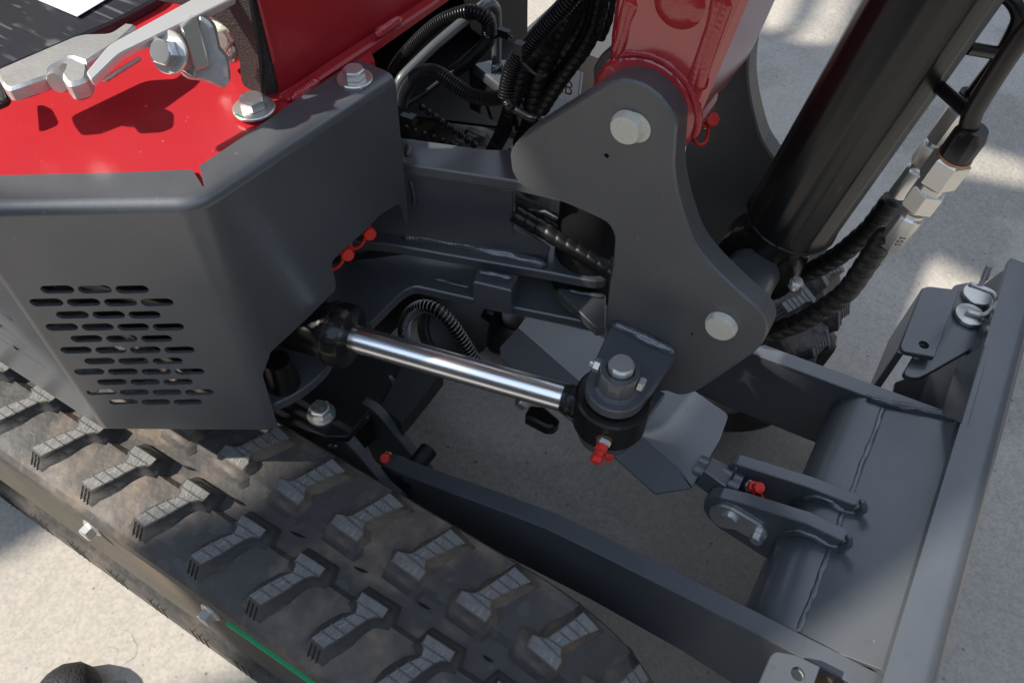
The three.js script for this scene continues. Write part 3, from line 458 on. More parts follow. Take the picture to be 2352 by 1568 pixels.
// ---------------------------------------------------------------- swing bracket
const PIN1 = V(-0.159, 0.726, -0.44), PIN2 = V(-0.053, 0.581, -0.44), ZB0 = -0.44;
{
  const Z = PZ(ZB0), o3 = (x, y) => [1568 + x / 2.9987, 523 + y / 2.9987], o2 = (x, y) => [784 + x / 2.9987, 523 + y / 2.9987];
  const outl = [[...T10(1158, 1060), 0.004], [...T10(1195, 985), 0.012], [...T10(1262, 930), 0.015], [...T10(1800, 590), 0.02], [...T10(1880, 552), 0.012], [...T10(1965, 545), 0.012], [...T10(2095, 580), 0.012], [...T10(2220, 680), 0.012], [...T10(2292, 795), 0.012], [...T10(2312, 860), 0.012], [...T10(2300, 1000), 0.012], [...T10(2292, 1150), 0.012], [...T10(2312, 1300), 0.012], [...T10(2351, 1450), 0.012], [...o3(75, 100), 0.012], [...o3(200, 260), 0.012], [...o3(400, 450), 0.012], [...o3(530, 560), 0.012], [...o3(580, 640), 0.01], [...o3(592, 705), 0.01], [...o3(560, 790), 0.012], o3(490, 865), o3(150, 1095), [...o3(60, 1145), 0.008], [...o3(-20, 1160), 0.008], o3(-100, 1130), O(1440, 900), O(1395, 773), [...o2(1815, 690), 0.004], [...o2(1840, 400), 0.01], [...o2(1868, 250), 0.01], [...o2(1882, 60), 0.02], [...T10(1840, 1540), 0.02], [...T10(1740, 1490), 0.01], [...T10(1560, 1412), 0.01], [...T10(1480, 1380), 0.01], [...T10(1340, 1335), 0.01], [...T10(1220, 1270), 0.01], [...T10(1170, 1180), 0.004]];
  const th = 0.0205, main = plate(outl, Z, th, { bevel: 0.0016, holes: [hole(T10(1828, 1072), 0.0036), hole(T21(66, 732), 0.0028)] });
  const br = part('swing_bracket', main, M.plate, digger, 'thick dark grey swing bracket plate with two pins');
  const far = main.clone(); far.translate(0, 0, -0.142); part('far_plate', far, M.plate, br);
  part('boss', rod(PIN2.clone().setZ(ZB0 - th), PIN2.clone().setZ(-0.509), 0.0225, 0.0225, 48), M.paint, br);
  part('boss', rod(PIN2.clone().setZ(-0.547), PIN2.clone().setZ(-0.583), 0.0225), M.paint, br);
  part('boss', rod(PIN1.clone().setZ(-0.575), PIN1.clone().setZ(-0.583), 0.03), M.paint, br);
  for (const [P, r] of [[PIN1, 0.0122], [PIN2, 0.0129]]) part('pin', turned(P.clone().setZ(-0.6), V(0, 0, 1), [[0, 0], [r, 0], [r, 0.1635], [r - 0.0016, 0.1665], [0, 0.1668]]), M.pin, br, 'zinc plated pin end');
  part('bushing', turned(V(PIN1.x + 0.0052, PIN1.y + 0.0012, ZB0), V(0, 0, 1), [[0, 0], [0.0115, 0], [0.0115, 0.0009], [0, 0.0012]]), M.pin, br);
  part('plug', pinEnd(at(T10(1828, 1072), shift(Z, -0.004)), V(0, 0, 1), 0.003, 0.001, 0.0003), M.steelBrown, br);
  // clevis for the swing cylinder: two ears welded to the plate
  const cy = 0.525, C = V(-0.108, 0, -0.381), ear = (y, t, xl = -0.142, xr = -0.079) => { const s = new THREE.Shape(); s.moveTo(xl, 0.441); s.lineTo(-0.1335, 0.381); s.absarc(C.x, 0.381, 0.0255, Math.PI, 2 * Math.PI, false); s.lineTo(xr, 0.441); s.closePath(); const g = new THREE.ExtrudeGeometry(s, { depth: t - 0.002, bevelThickness: 0.001, bevelSize: 0.001, bevelOffset: -0.001, bevelSegments: 1, curveSegments: 24 }); g.rotateX(Math.PI / 2); g.translate(0, y - 0.001, 0); const m = new THREE.Matrix4(); m.makeScale(1, 1, -1); return g; };
  const earG = (y, t) => { const s = new THREE.Shape(); s.moveTo(-0.142, -0.441); s.lineTo(-0.1335, -0.381); const n = 28; for (let i = 0; i <= n; i++) { const a = Math.PI - i / n * Math.PI; s.lineTo(C.x + 0.0255 * Math.cos(a), -0.381 + 0.0255 * Math.sin(a)); } s.lineTo(-0.079, -0.441); s.closePath(); const b = 0.0011, g = new THREE.ExtrudeGeometry(s, { depth: t - 2 * b, bevelThickness: b, bevelSize: b, bevelOffset: -b, bevelSegments: 1 }); g.rotateX(Math.PI / 2); g.translate(0, y - b, 0); return toCreasedNormals(g, 0.6); };
  void ear;
  part('upper_ear', earG(cy, 0.0115), M.paint, br); part('lower_ear', earG(0.464, 0.0115), M.paint, br);
  part('pin_sleeve', turned(C.clone().setY(cy), UP, [[0.0118, 0.004], [0.0118, 0.0235], [0.0158, 0.0235], [0.0163, 0.0225], [0.0163, 0.003], [0.019, 0]]), M.paint, br);
  part('pin', pinEnd(C.clone().setY(0.44), UP, 0.0107, 0.1165, 0.002), M.zinc, br, 'zinc plated vertical pin');
  const bl = atY(ZP(330, 530), 0.541), brr = atY(ZP(1270, 930), 0.541), bd = brr.clone().sub(bl).setY(0).normalize();
  const c0 = C.clone().setY(0.541);
  part('lock_nut', [hexHead(c0.clone().addScaledVector(bd, -0.0165), bd.clone().negate(), 0.0058, 0.0058, 0.3), rod(c0.clone().addScaledVector(bd, -0.022), c0.clone().addScaledVector(bd, -0.0255), 0.0033)], M.zinc, br);
  part('lock_bolt', hexHead(c0.clone().addScaledVector(bd, 0.0168), bd, 0.0062, 0.005, 0.2), M.zinc, br);
  part('weld_bead', bead([V(-0.141, 0.5265, -0.437), V(-0.12, 0.528, -0.4365), V(-0.1, 0.528, -0.4365), V(-0.081, 0.527, -0.437)], 0.0072, 0.6, V(0, 0.7, 0.7)), M.weld, br);
  // inner ears round the swing post
  const ey = 0.462;
  part('inner_ear', plate([[...ZB(1480, 1066), 0.01], ZB(1960, 1140), ZB(1960, 1440), ZB(1880, 1452)], PY(ey), 0.012), M.paint, br);
  part('weld_bead', bead([ZB(1620, 1090), ZB(1750, 1125), ZB(1950, 1150)].map((k) => atY(k, ey + 0.002)), 0.0038), M.weld, br);
  part('inner_rib', plate([ZB(1535, 370), ZB(1610, 325), ZB(1660, 480), ZB(2030, 700), ZB(2005, 800), ZB(1700, 520)], PZ(-0.53), 0.004), M.plate, br);
  part('yellow_strap', sweep([ZB(1480, 1090), ZB(1540, 1200), ZB(1600, 1260), ZB(1660, 1312)].map((k) => atY(k, 0.45)), () => 0.0012, 0.003, 8), MS({ color: new THREE.Color().setRGB(0.1, 0.08, 0.01), roughness: 0.6 }), br);
  greaseCap(at(T20(150, 835), PZ(-0.53)), V(0.45, 0.6, 0.5), V(-0.2, -0.9, 0.3), br, 1.3);
}
// ---- red boom foot
{
  const Z = PZ(-0.4625), boom = part('boom', plate([[...O(1392, 200), 0.02], O(1400, 80), O(1414, -20), O(1440, -190), O(1800, -190), O(1718, 0), [...O(1608, 262), 0.02], [...O(1575, 330), 0.03], [...O(1480, 330), 0.03]], Z, 0.114, { bevel: 0.004 }), M.gloss, digger, 'glossy red boom foot between the bracket plates');
  part('hub', turned(V(PIN1.x, PIN1.y, -0.5), V(0, 0, 1), [[0, 0], [0.0405, 0], [0.0405, 0.034], [0.0398, 0.0372], [0.0375, 0.039], [0, 0.0392]], 48), M.gloss, boom);
  const arc = []; for (let i = 0; i <= 16; i++) { const a = -0.2 + i / 16 * 2.4; arc.push(V(PIN1.x + 0.0415 * Math.cos(a), PIN1.y + 0.0415 * Math.sin(a), -0.463)); }
  part('weld_bead', bead(arc, 0.0042, 0.7, V(0.5, 0.5, 0.7)), M.redWeld, boom);
  part('weld_bead', bead([T20(300, -60), T20(240, 130), T20(170, 330), T20(110, 500), T20(70, 640)].map((k) => at(k, shift(Z, -0.0005))), 0.0105, 0.22, V(0, 0, 1)), M.redWeld, boom);
  part('weld_bead', bead([T10(2010, -40), T10(1960, 130), T10(1930, 280), T10(1880, 400)].map((k) => at(k, shift(Z, -0.0005))), 0.0085, 0.22, V(0, 0, 1)), M.redWeld, boom);
  part('boss', turned(at(T10(2330, 20), Z), V(0, 0, 1), [[0.017, 0], [0.014, 0.0022], [0.008, 0.002], [0, 0.003]], 36), M.redWeld, boom);
}
// ---------------------------------------------------------------- boom cylinder with hard lines and fittings
const ZC_ = -0.528;
{
  const P0 = PIN2.clone().setZ(ZC_), up = at(O(2137, 0), PZ(ZC_)), mid = at(O(1818, 505), PZ(ZC_)), ax = up.clone().sub(mid).normalize();
  const e1 = at(O(1968, 0), PZ(ZC_)), w = e1.clone().sub(up); const R = w.addScaledVector(ax, -w.dot(ax)).length() * 0.93;
  const base = mid.clone(), topP = base.clone().addScaledVector(ax, 0.75);
  const cyl = part('boom_cylinder', turned(base.clone(), ax, [[0, -0.006], [R * 0.8, -0.006], [R * 0.97, -0.002], [R * 1.03, 0.004], [R, 0.011], [R, 0.75], [0, 0.75]], 64), M.black, digger, 'thick glossy black boom cylinder');
  void topP;
  const eye = [turned(P0.clone().setZ(ZC_ - 0.018), V(0, 0, 1), [[0.0225, 0], [0.034, 0], [0.0355, 0.002], [0.0355, 0.034], [0.034, 0.036], [0.0225, 0.036]], 48), rod(P0.clone().addScaledVector(ax, 0.022), base.clone().addScaledVector(ax, 0.002), 0.024, 0.03)];
  part('cylinder_eye', eye, M.black, cyl);
  part('weld_bead', bead(Array.from({ length: 19 }, (_, i) => { const a = i / 18 * 2 * Math.PI, u = V(0, 0, 1), v = ax.clone().cross(u); return base.clone().addScaledVector(u, (R * 0.98) * Math.cos(a)).addScaledVector(v, R * 0.98 * Math.sin(a)); }), 0.0035), M.black, cyl);
  part('grease_nipple', [rod(at(ZD(590, 1020), PZ(-0.49)), at(ZD(625, 965), PZ(-0.49)), 0.0045, 0.0038), hexHead(at(ZD(605, 1000), PZ(-0.49)), at(ZD(625, 965), PZ(-0.49)).sub(at(ZD(590, 1020), PZ(-0.49))), 0.0055, 0.004)], M.zinc, cyl);
  // near hard line, its stub and fittings
  const Zn = PZ(-0.487), N = (k) => at(k, Zn), F = (a, b) => at(ZF(a, b), Zn);
  const f0 = F(690, 400), f1 = F(150, 1130), fd = f1.clone().sub(f0).normalize(), along = (t) => f0.clone().addScaledVector(fd, t), L = f0.distanceTo(f1);
  const ru = (w, t) => rp(along(L * t), w), hx = (t0, t1, w, sp) => hexHead(along(L * t0), fd, ru(w, t0), L * (t1 - t0), sp), tb = (t0, t1, w) => turned(along(L * t0), fd, [[0, 0], [ru(w, t0), 0], [ru(w, t0), L * (t1 - t0)], [0, L * (t1 - t0)]], 40);
  part('hard_line', pipe([along(-0.004), N(T20(2010, 760)), N(T20(2351, 240)), N([2600, -160])], rp(N(T20(2150, 550)), 47), 0.3), M.black, cyl);
  part('pipe_stub', rod(N(T20(1990, 790)), at(T20(1745, 575), PZ(-0.524)), rp(N(T20(1900, 680)), 33)), M.black, cyl);
  const r0 = ru(76, 0); part('fitting_collar', [turned(along(-0.004), fd, [[0, -0.010], [r0 * 0.8, -0.010], [r0, -0.004], [r0, L * 0.1 + 0.004], [0, L * 0.1 + 0.004]]), bead([F(560, 330), F(640, 350), F(740, 330), F(800, 380)], 0.004)], M.black, cyl);
  part('washer', tb(0.1, 0.125, 80), M.copper, cyl);
  part('union_nut', [hx(0.125, 0.42, 92, 0.1), tb(0.42, 0.5, 66)], M.zinc, cyl);
  part('union_nut', [hx(0.5, 0.74, 80, 0.45), tb(0.74, 0.79, 40), tb(0.79, 0.83, 52)], M.zinc, cyl);
  const rf = ru(60, 1), fL = L * 0.42, fer = part('ferrule', turned(along(L * 0.83), fd, [[0, 0], [rf * 0.85, 0], [rf, 0.0015], [rf, fL - 0.001], [rf * 0.95, fL], [0, fL]], 48), M.zinc, cyl);
  part('paint_mark', [rod(F(430, 550), F(490, 480), 0.0011), rod(F(570, 480), F(660, 400), 0.0011)].map((g) => { const k = r0 * 0.95; g.translate(-camF.x * k, -camF.y * k, -camF.z * k); return g; }), M.marker, cyl);
  { // stamped number on the ferrule
    const font = await new FontLoader().loadAsync('fonts/droid/droid_sans_bold.typeface.json');
    const tg = new TextGeometry('151', { font, size: 0.0042, depth: 0.0003, curveSegments: 4 }); tg.center();
    const P = along(L * 1.1), n = EYE.clone().sub(P); n.addScaledVector(fd, -n.dot(fd)).normalize(); const side = fd.clone().cross(n); n.multiplyScalar(0.85).addScaledVector(side, side.dot(camR) > 0 ? 0.5 : -0.5).normalize();
    const xdir = fd.clone().negate(), ydir = n.clone().cross(xdir); tg.applyMatrix4(new THREE.Matrix4().makeBasis(xdir, ydir, n).setPosition(P.addScaledVector(n, rf - 0.0001)));
    part('stamped_number', tg, MS({ color: new THREE.Color().setRGB(0.12, 0.12, 0.11), roughness: 0.6 }), fer);
  }
  const sp = [[1290, 640], [1215, 745], [1120, 885], [1010, 1040], [890, 1140], [760, 1225], [630, 1295], [520, 1335], [400, 1375], [260, 1420]].map(([a, b], i) => at(ZD(a, b), PZ(-0.487 + i * 0.0005)));
  sp.unshift(along(L * 1.22));
  part('hydraulic_hose', wrapped(sp, rp(sp[4], 48), 0.0105), M.hose, digger, 'spiral wrapped hose nearest the blade bracket');
  // far hard line
  const Zf = PZ(-0.552), G = (k) => at(k, Zf);
  part('hard_line', pipe([G(T20(1960, 690)), G(T20(2060, 560)), G(T20(2180, 400)), G(T20(2290, 200)), G(T20(2320, 110)), G(T20(2285, 20)), G(T20(2200, -60))], rp(G(T20(2180, 400)), 33), 0.5), M.black, cyl);
  part('pipe_stub', rod(G(T20(2230, 375)), at(T20(1960, 330), PZ(-0.53)), rp(G(T20(2230, 375)), 30)), M.black, cyl);
  const h0 = G(T20(1960, 690)), h1 = G(T20(1480, 1340)), hd = h1.clone().sub(h0).normalize(), H = h0.distanceTo(h1), al = (t) => h0.clone().addScaledVector(hd, H * t), hr = (w) => rp(h0, w);
  part('fitting_collar', turned(al(-0.06), hd, [[0, 0], [hr(52), 0], [hr(54), 0.008], [0, 0.012]]), M.black, cyl);
  part('union_nut', [hexHead(al(0.08), hd, hr(62), H * 0.3, 0.35), turned(al(0.38), hd, [[0, 0], [hr(30), 0], [hr(30), H * 0.08], [0, H * 0.08]])], M.zinc, cyl);
  part('union_nut', [hexHead(al(0.44), hd, hr(54), H * 0.2, 0.2), turned(al(0.64), hd, [[0, 0], [hr(36), 0], [hr(36), H * 0.06], [0, H * 0.06]])], M.zinc, cyl);
  part('ferrule', turned(al(0.69), hd, [[0, 0], [hr(40), 0], [hr(48), 0.0015], [hr(48), H * 0.3], [0, H * 0.3]]), M.zinc, cyl);
  const s2 = [[1350, 350], [1255, 475], [1180, 570], [1075, 665], [960, 760], [860, 825], [760, 880], [640, 935], [500, 990]].map(([a, b]) => at(ZD(a, b), PZ(-0.552)));
  part('hydraulic_hose', wrapped(s2, rp(s2[4], 45), 0.0102, 0.4), M.hose, digger, 'spiral wrapped hose passing behind the cylinder foot');
}
// ---------------------------------------------------------------- swing cylinder
{
  const yA = 0.487, e = V(-0.108, yA, -0.381), l = atY(ZA(722, 362), 0.474), ax = e.clone().sub(l).normalize(), g = (t) => l.clone().addScaledVector(ax, t);
  const L = l.distanceTo(e);
  const cyl = part('swing_cylinder', turned(g(0), ax, [[0, -0.34], [0.0265, -0.34], [0.0265, -0.024], [0.0285, -0.0235], [0.0285, -0.02], [0.0305, -0.0195], [0.0305, -0.016], [0.0295, -0.015], [0.0295, -0.0125], [0.031, -0.0115], [0.031, -0.002], [0.029, 0.001], [0.0165, 0.001], [0.0135, 0.003], [0, 0.003]], 56), M.black, digger, 'black swing cylinder with a chromed rod');
  part('chrome_rod', rod(g(0.001), g(L - 0.043), 0.0127, 0.0127, 64), M.chrome, cyl);
  part('rod_weld', [turned(g(L - 0.044), ax, [[0.0127, 0], [0.0128, 0.004], [0.0138, 0.006], [0.0145, 0.012], [0.0132, 0.018], [0.015, 0.026]], 40), bead(Array.from({ length: 17 }, (_, i) => { const a = i / 16 * 2 * Math.PI, u = UP, v = ax.clone().cross(u); return g(L - 0.0375).addScaledVector(u, 0.0128 * Math.cos(a)).addScaledVector(v, 0.0128 * Math.sin(a)); }), 0.0032), bead(Array.from({ length: 17 }, (_, i) => { const a = i / 16 * 2 * Math.PI, u = UP, v = ax.clone().cross(u); return g(L - 0.031).addScaledVector(u, 0.0138 * Math.cos(a)).addScaledVector(v, 0.0138 * Math.sin(a)); }), 0.003)], M.black, cyl);
  part('rod_eye', turned(V(e.x, 0.4735, e.z), UP, [[0.011, 0], [0.0305, 0], [0.0325, 0.002], [0.0325, 0.035], [0.0305, 0.037], [0.0185, 0.038], [0.0185, 0.04], [0.011, 0.04]], 56), M.black, cyl);
  const gd = V(0.28, -0.05, 1).normalize(), gp = V(e.x, 0.4925, e.z).addScaledVector(gd, 0.0325);
  part('nipple_seat', turned(gp, gd, [[0, -0.002], [0.0075, -0.002], [0.0065, 0.001], [0, 0.001]]), M.steelBrown, cyl);
  greaseCap(gp.clone().addScaledVector(gd, 0.005), V(0.1, -0.3, 1), V(0.4, -0.9, -0.2), cyl, 1.25);
  // base ear behind the cover, on the slew plate
  const bp = atY(ZA(190, 640), 0.44);
  part('base_boss', [rod(bp.clone().setY(0.425), bp.clone().setY(0.462), 0.016, 0.012)], M.black, cyl);
  part('base_ear', plate([ZA(-150, 700), ZA(60, 880), [...ZA(110, 885), 0.01], [...ZA(300, 800), 0.03], [...ZA(450, 690), 0.03], [...ZA(570, 560), 0.03], ZA(600, 430), ZA(200, 300)], PY(0.425), 0.0125), M.paint, cyl);
}
// ---------------------------------------------------------------- hoses rising behind the bracket
{
  const h = (pts, z0, z1) => pts.map((k, i) => at(ZC(...k), PZ(z0 + (z1 - z0) * i / (pts.length - 1))));
  const hoses = [
    ['w', [[900, 1420], [985, 1270], [1040, 1130], [1090, 980], [1150, 790], [1230, 560], [1400, 420]], -0.555, -0.52, 36, 0.0085, 'front spiral wrapped hose of the bundle'],
    ['w', [[1180, 1330], [1265, 1130], [1300, 900], [1360, 660], [1470, 420], [1600, 180], [1700, -60], [1760, -220]], -0.56, -0.52, 47, 0.0095, 'thick spiral wrapped hose in the middle of the bundle'],
    ['w', [[1360, 1010], [1480, 820], [1620, 620], [1760, 430], [1850, 250], [1900, 60], [1940, -150]], -0.55, -0.55, 40, 0.0085, 'spiral wrapped hose next to the red boom'],
    ['w', [[1230, 860], [1360, 740], [1520, 560], [1660, 360], [1760, 150], [1820, -100]], -0.56, -0.56, 38, 0.009, 'spiral wrapped hose at the back of the bundle'],
    ['w', [[1900, 340], [1960, 200], [1990, 60], [2010, -100]], -0.57, -0.57, 30, 0.009, 'thin hose against the red boom'],
    ['c', [[1040, 900], [1070, 720], [1130, 560], [1260, 400], [1430, 210], [1590, 40], [1700, -90]], -0.475, -0.50, 36, 0.0026, 'corrugated conduit in front of the hose bundle'],
    ['c', [[80, 960], [110, 840], [190, 720], [320, 650], [440, 680], [560, 770], [720, 870], [860, 905], [1010, 890], [1060, 860]], -0.50, -0.49, 29, 0.0026, 'corrugated conduit sagging across the frame opening'],
    ['c', [[-20, 760], [30, 620], [180, 430], [400, 230], [580, 140], [740, 110], [860, 170], [890, 280], [860, 400], [720, 540], [560, 660]], -0.57, -0.62, 31, 0.0028, 'corrugated conduit looped round the guard bar'],
    ['c', [[560, 660], [420, 760], [260, 880], [110, 970]], -0.6, -0.53, 12, 0.0026, 'thin corrugated conduit low in the opening']];
  for (const [k, P, z0, z1, w, pt, lab] of hoses) { const Q = h(P, z0, z1), r = rp(Q[Math.floor(Q.length / 2)], w); part(k === 'w' ? 'hydraulic_hose' : 'conduit', k === 'w' ? wrapped(Q, r, pt, rnd()) : corrugated(Q, r, pt, r * 0.15), k === 'w' ? M.hose : M.conduit, digger, lab); }
  part('electric_plug', [box(at(ZC(140, 1090), PZ(-0.52)), 0.014, 0.007, 0.007), box(at(ZC(175, 1100), PZ(-0.515)), 0.007, 0.009, 0.009)], M.conduit, digger);
  const tie = (pts, z, w) => sweep(pts.map((k) => at(ZC(...k), PZ(z))), () => w, 0.002, 8);
  part('cable_tie', [tie([[1170, 450], [1190, 560], [1240, 620], [1330, 690], [1420, 690]], -0.462, 0.0014), box(at(ZC(1168, 440), PZ(-0.462)), 0.007, 0.009, 0.006), tie([[1160, 420], [1142, 390]], -0.462, 0.0013)], M.conduit, digger);
  part('cable_tie', [tie([[1040, 920], [1080, 985], [1150, 1020], [1260, 1080], [1340, 1095]], -0.462, 0.0034), tie([[1050, 935], [1090, 1000]], -0.46, 0.0038)], M.conduit, digger);
  part('cable_tie', [tie([[865, 345], [940, 345], [1000, 310], [1050, 320], [1100, 345]], -0.6, 0.0013), box(at(ZC(1025, 305), PZ(-0.6)), 0.012, 0.008, 0.006)], M.conduit, digger);
  // hoses seen through the bracket opening
  const b = (pts, z0, z1) => pts.map((k, i) => at(ZB(...k), PZ(z0 + (z1 - z0) * i / (pts.length - 1))));
  part('hydraulic_hose', wrapped(b([[1120, 400], [1280, 490], [1440, 580], [1600, 680], [1760, 770], [1900, 860], [2100, 1000], [2300, 1100]], -0.50, -0.50), 0.0076, 0.0115), M.hose, digger, 'near spiral wrapped hose in the bracket opening');
  part('hydraulic_hose', wrapped(b([[1250, 400], [1420, 450], [1560, 540], [1700, 630], [1850, 690], [2000, 800], [2200, 950]], -0.53, -0.53), 0.0058, 0.0105, 0.5), M.hose, digger, 'far spiral wrapped hose in the bracket opening');
}
// ---- spring sheathed hose and motor under the frame
{
  const P = [[445, 780], [430, 700], [450, 620], [505, 560], [580, 540], [670, 575], [755, 660], [830, 765], [900, 880], [960, 980]].map((k) => at(T11(...k), PZ(-0.545)));
  const hr0 = rp(P[5], 27), hr1 = hr0 * 1.1, hs = part('spring_hose', pipe(P, hr0), M.hose, digger, 'hose in a bright wire spring');
  const c = new THREE.CatmullRomCurve3(P), L = c.getLength(), n = Math.round(L / 0.0054), Q = []; let N = V(0, 0, 1);
  for (let i = 0; i <= n * 10; i++) { const t = i / (n * 10), p = c.getPointAt(t), tg = c.getTangentAt(t); N = N.addScaledVector(tg, -N.dot(tg)).normalize(); const Bn = tg.clone().cross(N), a = i / 10 * 2 * Math.PI; Q.push(p.addScaledVector(N, hr1 * Math.cos(a)).addScaledVector(Bn, hr1 * Math.sin(a))); }
  const cc = new THREE.CatmullRomCurve3(Q); part('wire_spring', new THREE.TubeGeometry(cc, n * 12, 0.001, 6), M.wire, hs);
  const mp = at(T11(820, 680), PZ(-0.6)), md = V(0.55, 0.75, 0.35).normalize();
  const mo = part('swivel_motor', turned(mp, md, [[0, -0.06], [0.05, -0.06], [0.05, -0.012], [0.043, -0.01], [0.043, -0.004], [0.047, -0.002], [0.047, 0.006], [0.032, 0.01], [0, 0.012]], 48), MS({ color: new THREE.Color().setRGB(0.03, 0.033, 0.03), metalness: 0.3, roughness: 0.45 }), digger, 'round motor housing under the frame');
  part('bolt', hexHead(at(T11(635, 690), PZ(-0.58)), md, 0.01, 0.008), M.dark, mo);
  part('elbow', [pipe([at(T11(1000, 560), PZ(-0.6)), at(T11(1060, 600), PZ(-0.6)), at(T11(1100, 640), PZ(-0.6))], 0.014), pipe([at(T11(1190, 610), PZ(-0.58)), at(T11(1130, 640), PZ(-0.58)), at(T11(1100, 720), PZ(-0.58)), at(T11(1090, 800), PZ(-0.58))], 0.018)], M.black, mo);
}
// ---------------------------------------------------------------- undercarriage
{
  const uc = part('undercarriage', [box(V(-0.92, 0.24, -0.505), 0.85, 0.16, 0.34)], M.dark, digger, 'dark undercarriage frame between the tracks');
  const ty = 0.318;
  part('mounting_plate', plate([ZA(-300, 800), ZA(-200, 1000), ZA(140, 985), ZA(540, 1118), ZA(700, 1120), ZA(880, 900), ZA(620, 790), ZA(300, 700)], PY(ty), 0.012), M.dark, uc);
  const bo = atY(ZA(500, 950), ty);
  part('bolt', [turned(bo, UP, [[0, 0], [0.0155, 0], [0.0155, 0.002], [0, 0.002]]), hexHead(bo.clone().setY(ty + 0.002), UP, 0.0115, 0.012, 0.4)], M.zinc, uc);
  part('paint_mark', box(atY(ZA(560, 930), ty + 0.012), 0.012, 0.0006, 0.002), M.marker, uc);
  part('pivot_plate', plate([ZA(430, 1110), [...ZA(640, 1125), 0.01], [...ZA(720, 1195), 0.01], ZA(1000, 1530), [...ZA(1130, 1640), 0.012], ZA(1060, 1800), ZA(800, 1700), ZA(430, 1300)], PZ(-0.312), 0.0125, { bevel: 0.0012 }), M.paint, uc);
  part('pivot_plate', plate([ZA(800, 870), [...ZA(890, 915), 0.01], [...ZA(960, 985), 0.01], ZA(1255, 1345), [...ZA(1330, 1420), 0.01], ZA(1200, 1560), ZA(900, 1300), ZA(760, 1000)], PZ(-0.379), 0.0125, { bevel: 0.0012 }), M.paint, uc);
  const wd = (k, z) => at(ZA(...k), PZ(z));
  part('weld_bead', bead([wd([800, 1000], -0.345), wd([835, 960], -0.345), wd([860, 980], -0.345)], 0.005), M.weld, uc);
  part('weld_bead', bead([wd([560, 1200], -0.31), wd([600, 1180], -0.31), wd([630, 1210], -0.31)], 0.006), M.weld, uc);
  part('weld_bead', bead([wd([1020, 650], -0.37), wd([1045, 690], -0.37), wd([1050, 720], -0.37)], 0.004), M.weld, uc);
  part('front_tube', plate([ZA(1120, 560), ZA(1430, 620), ZA(1300, 790), ZA(1110, 1020), ZA(950, 880)], PY(0.25), 0.03), MS({ color: new THREE.Color().setRGB(0.02, 0.021, 0.023), roughness: 0.5 }), uc);
  part('lower_frame', plate([ZA(60, 760), ZA(500, 480), ZA(900, 480), ZA(1250, 540), ZA(1060, 760), ZA(975, 905), ZA(700, 1130), ZA(200, 1020)], PY(0.24), 0.05), M.dark, uc);
  greaseCap(at(ZA(1000, 1275), PZ(-0.345)), V(0.3, 0.8, 0.5), V(0.9, -0.3, 0.2), uc, 1.4);
}
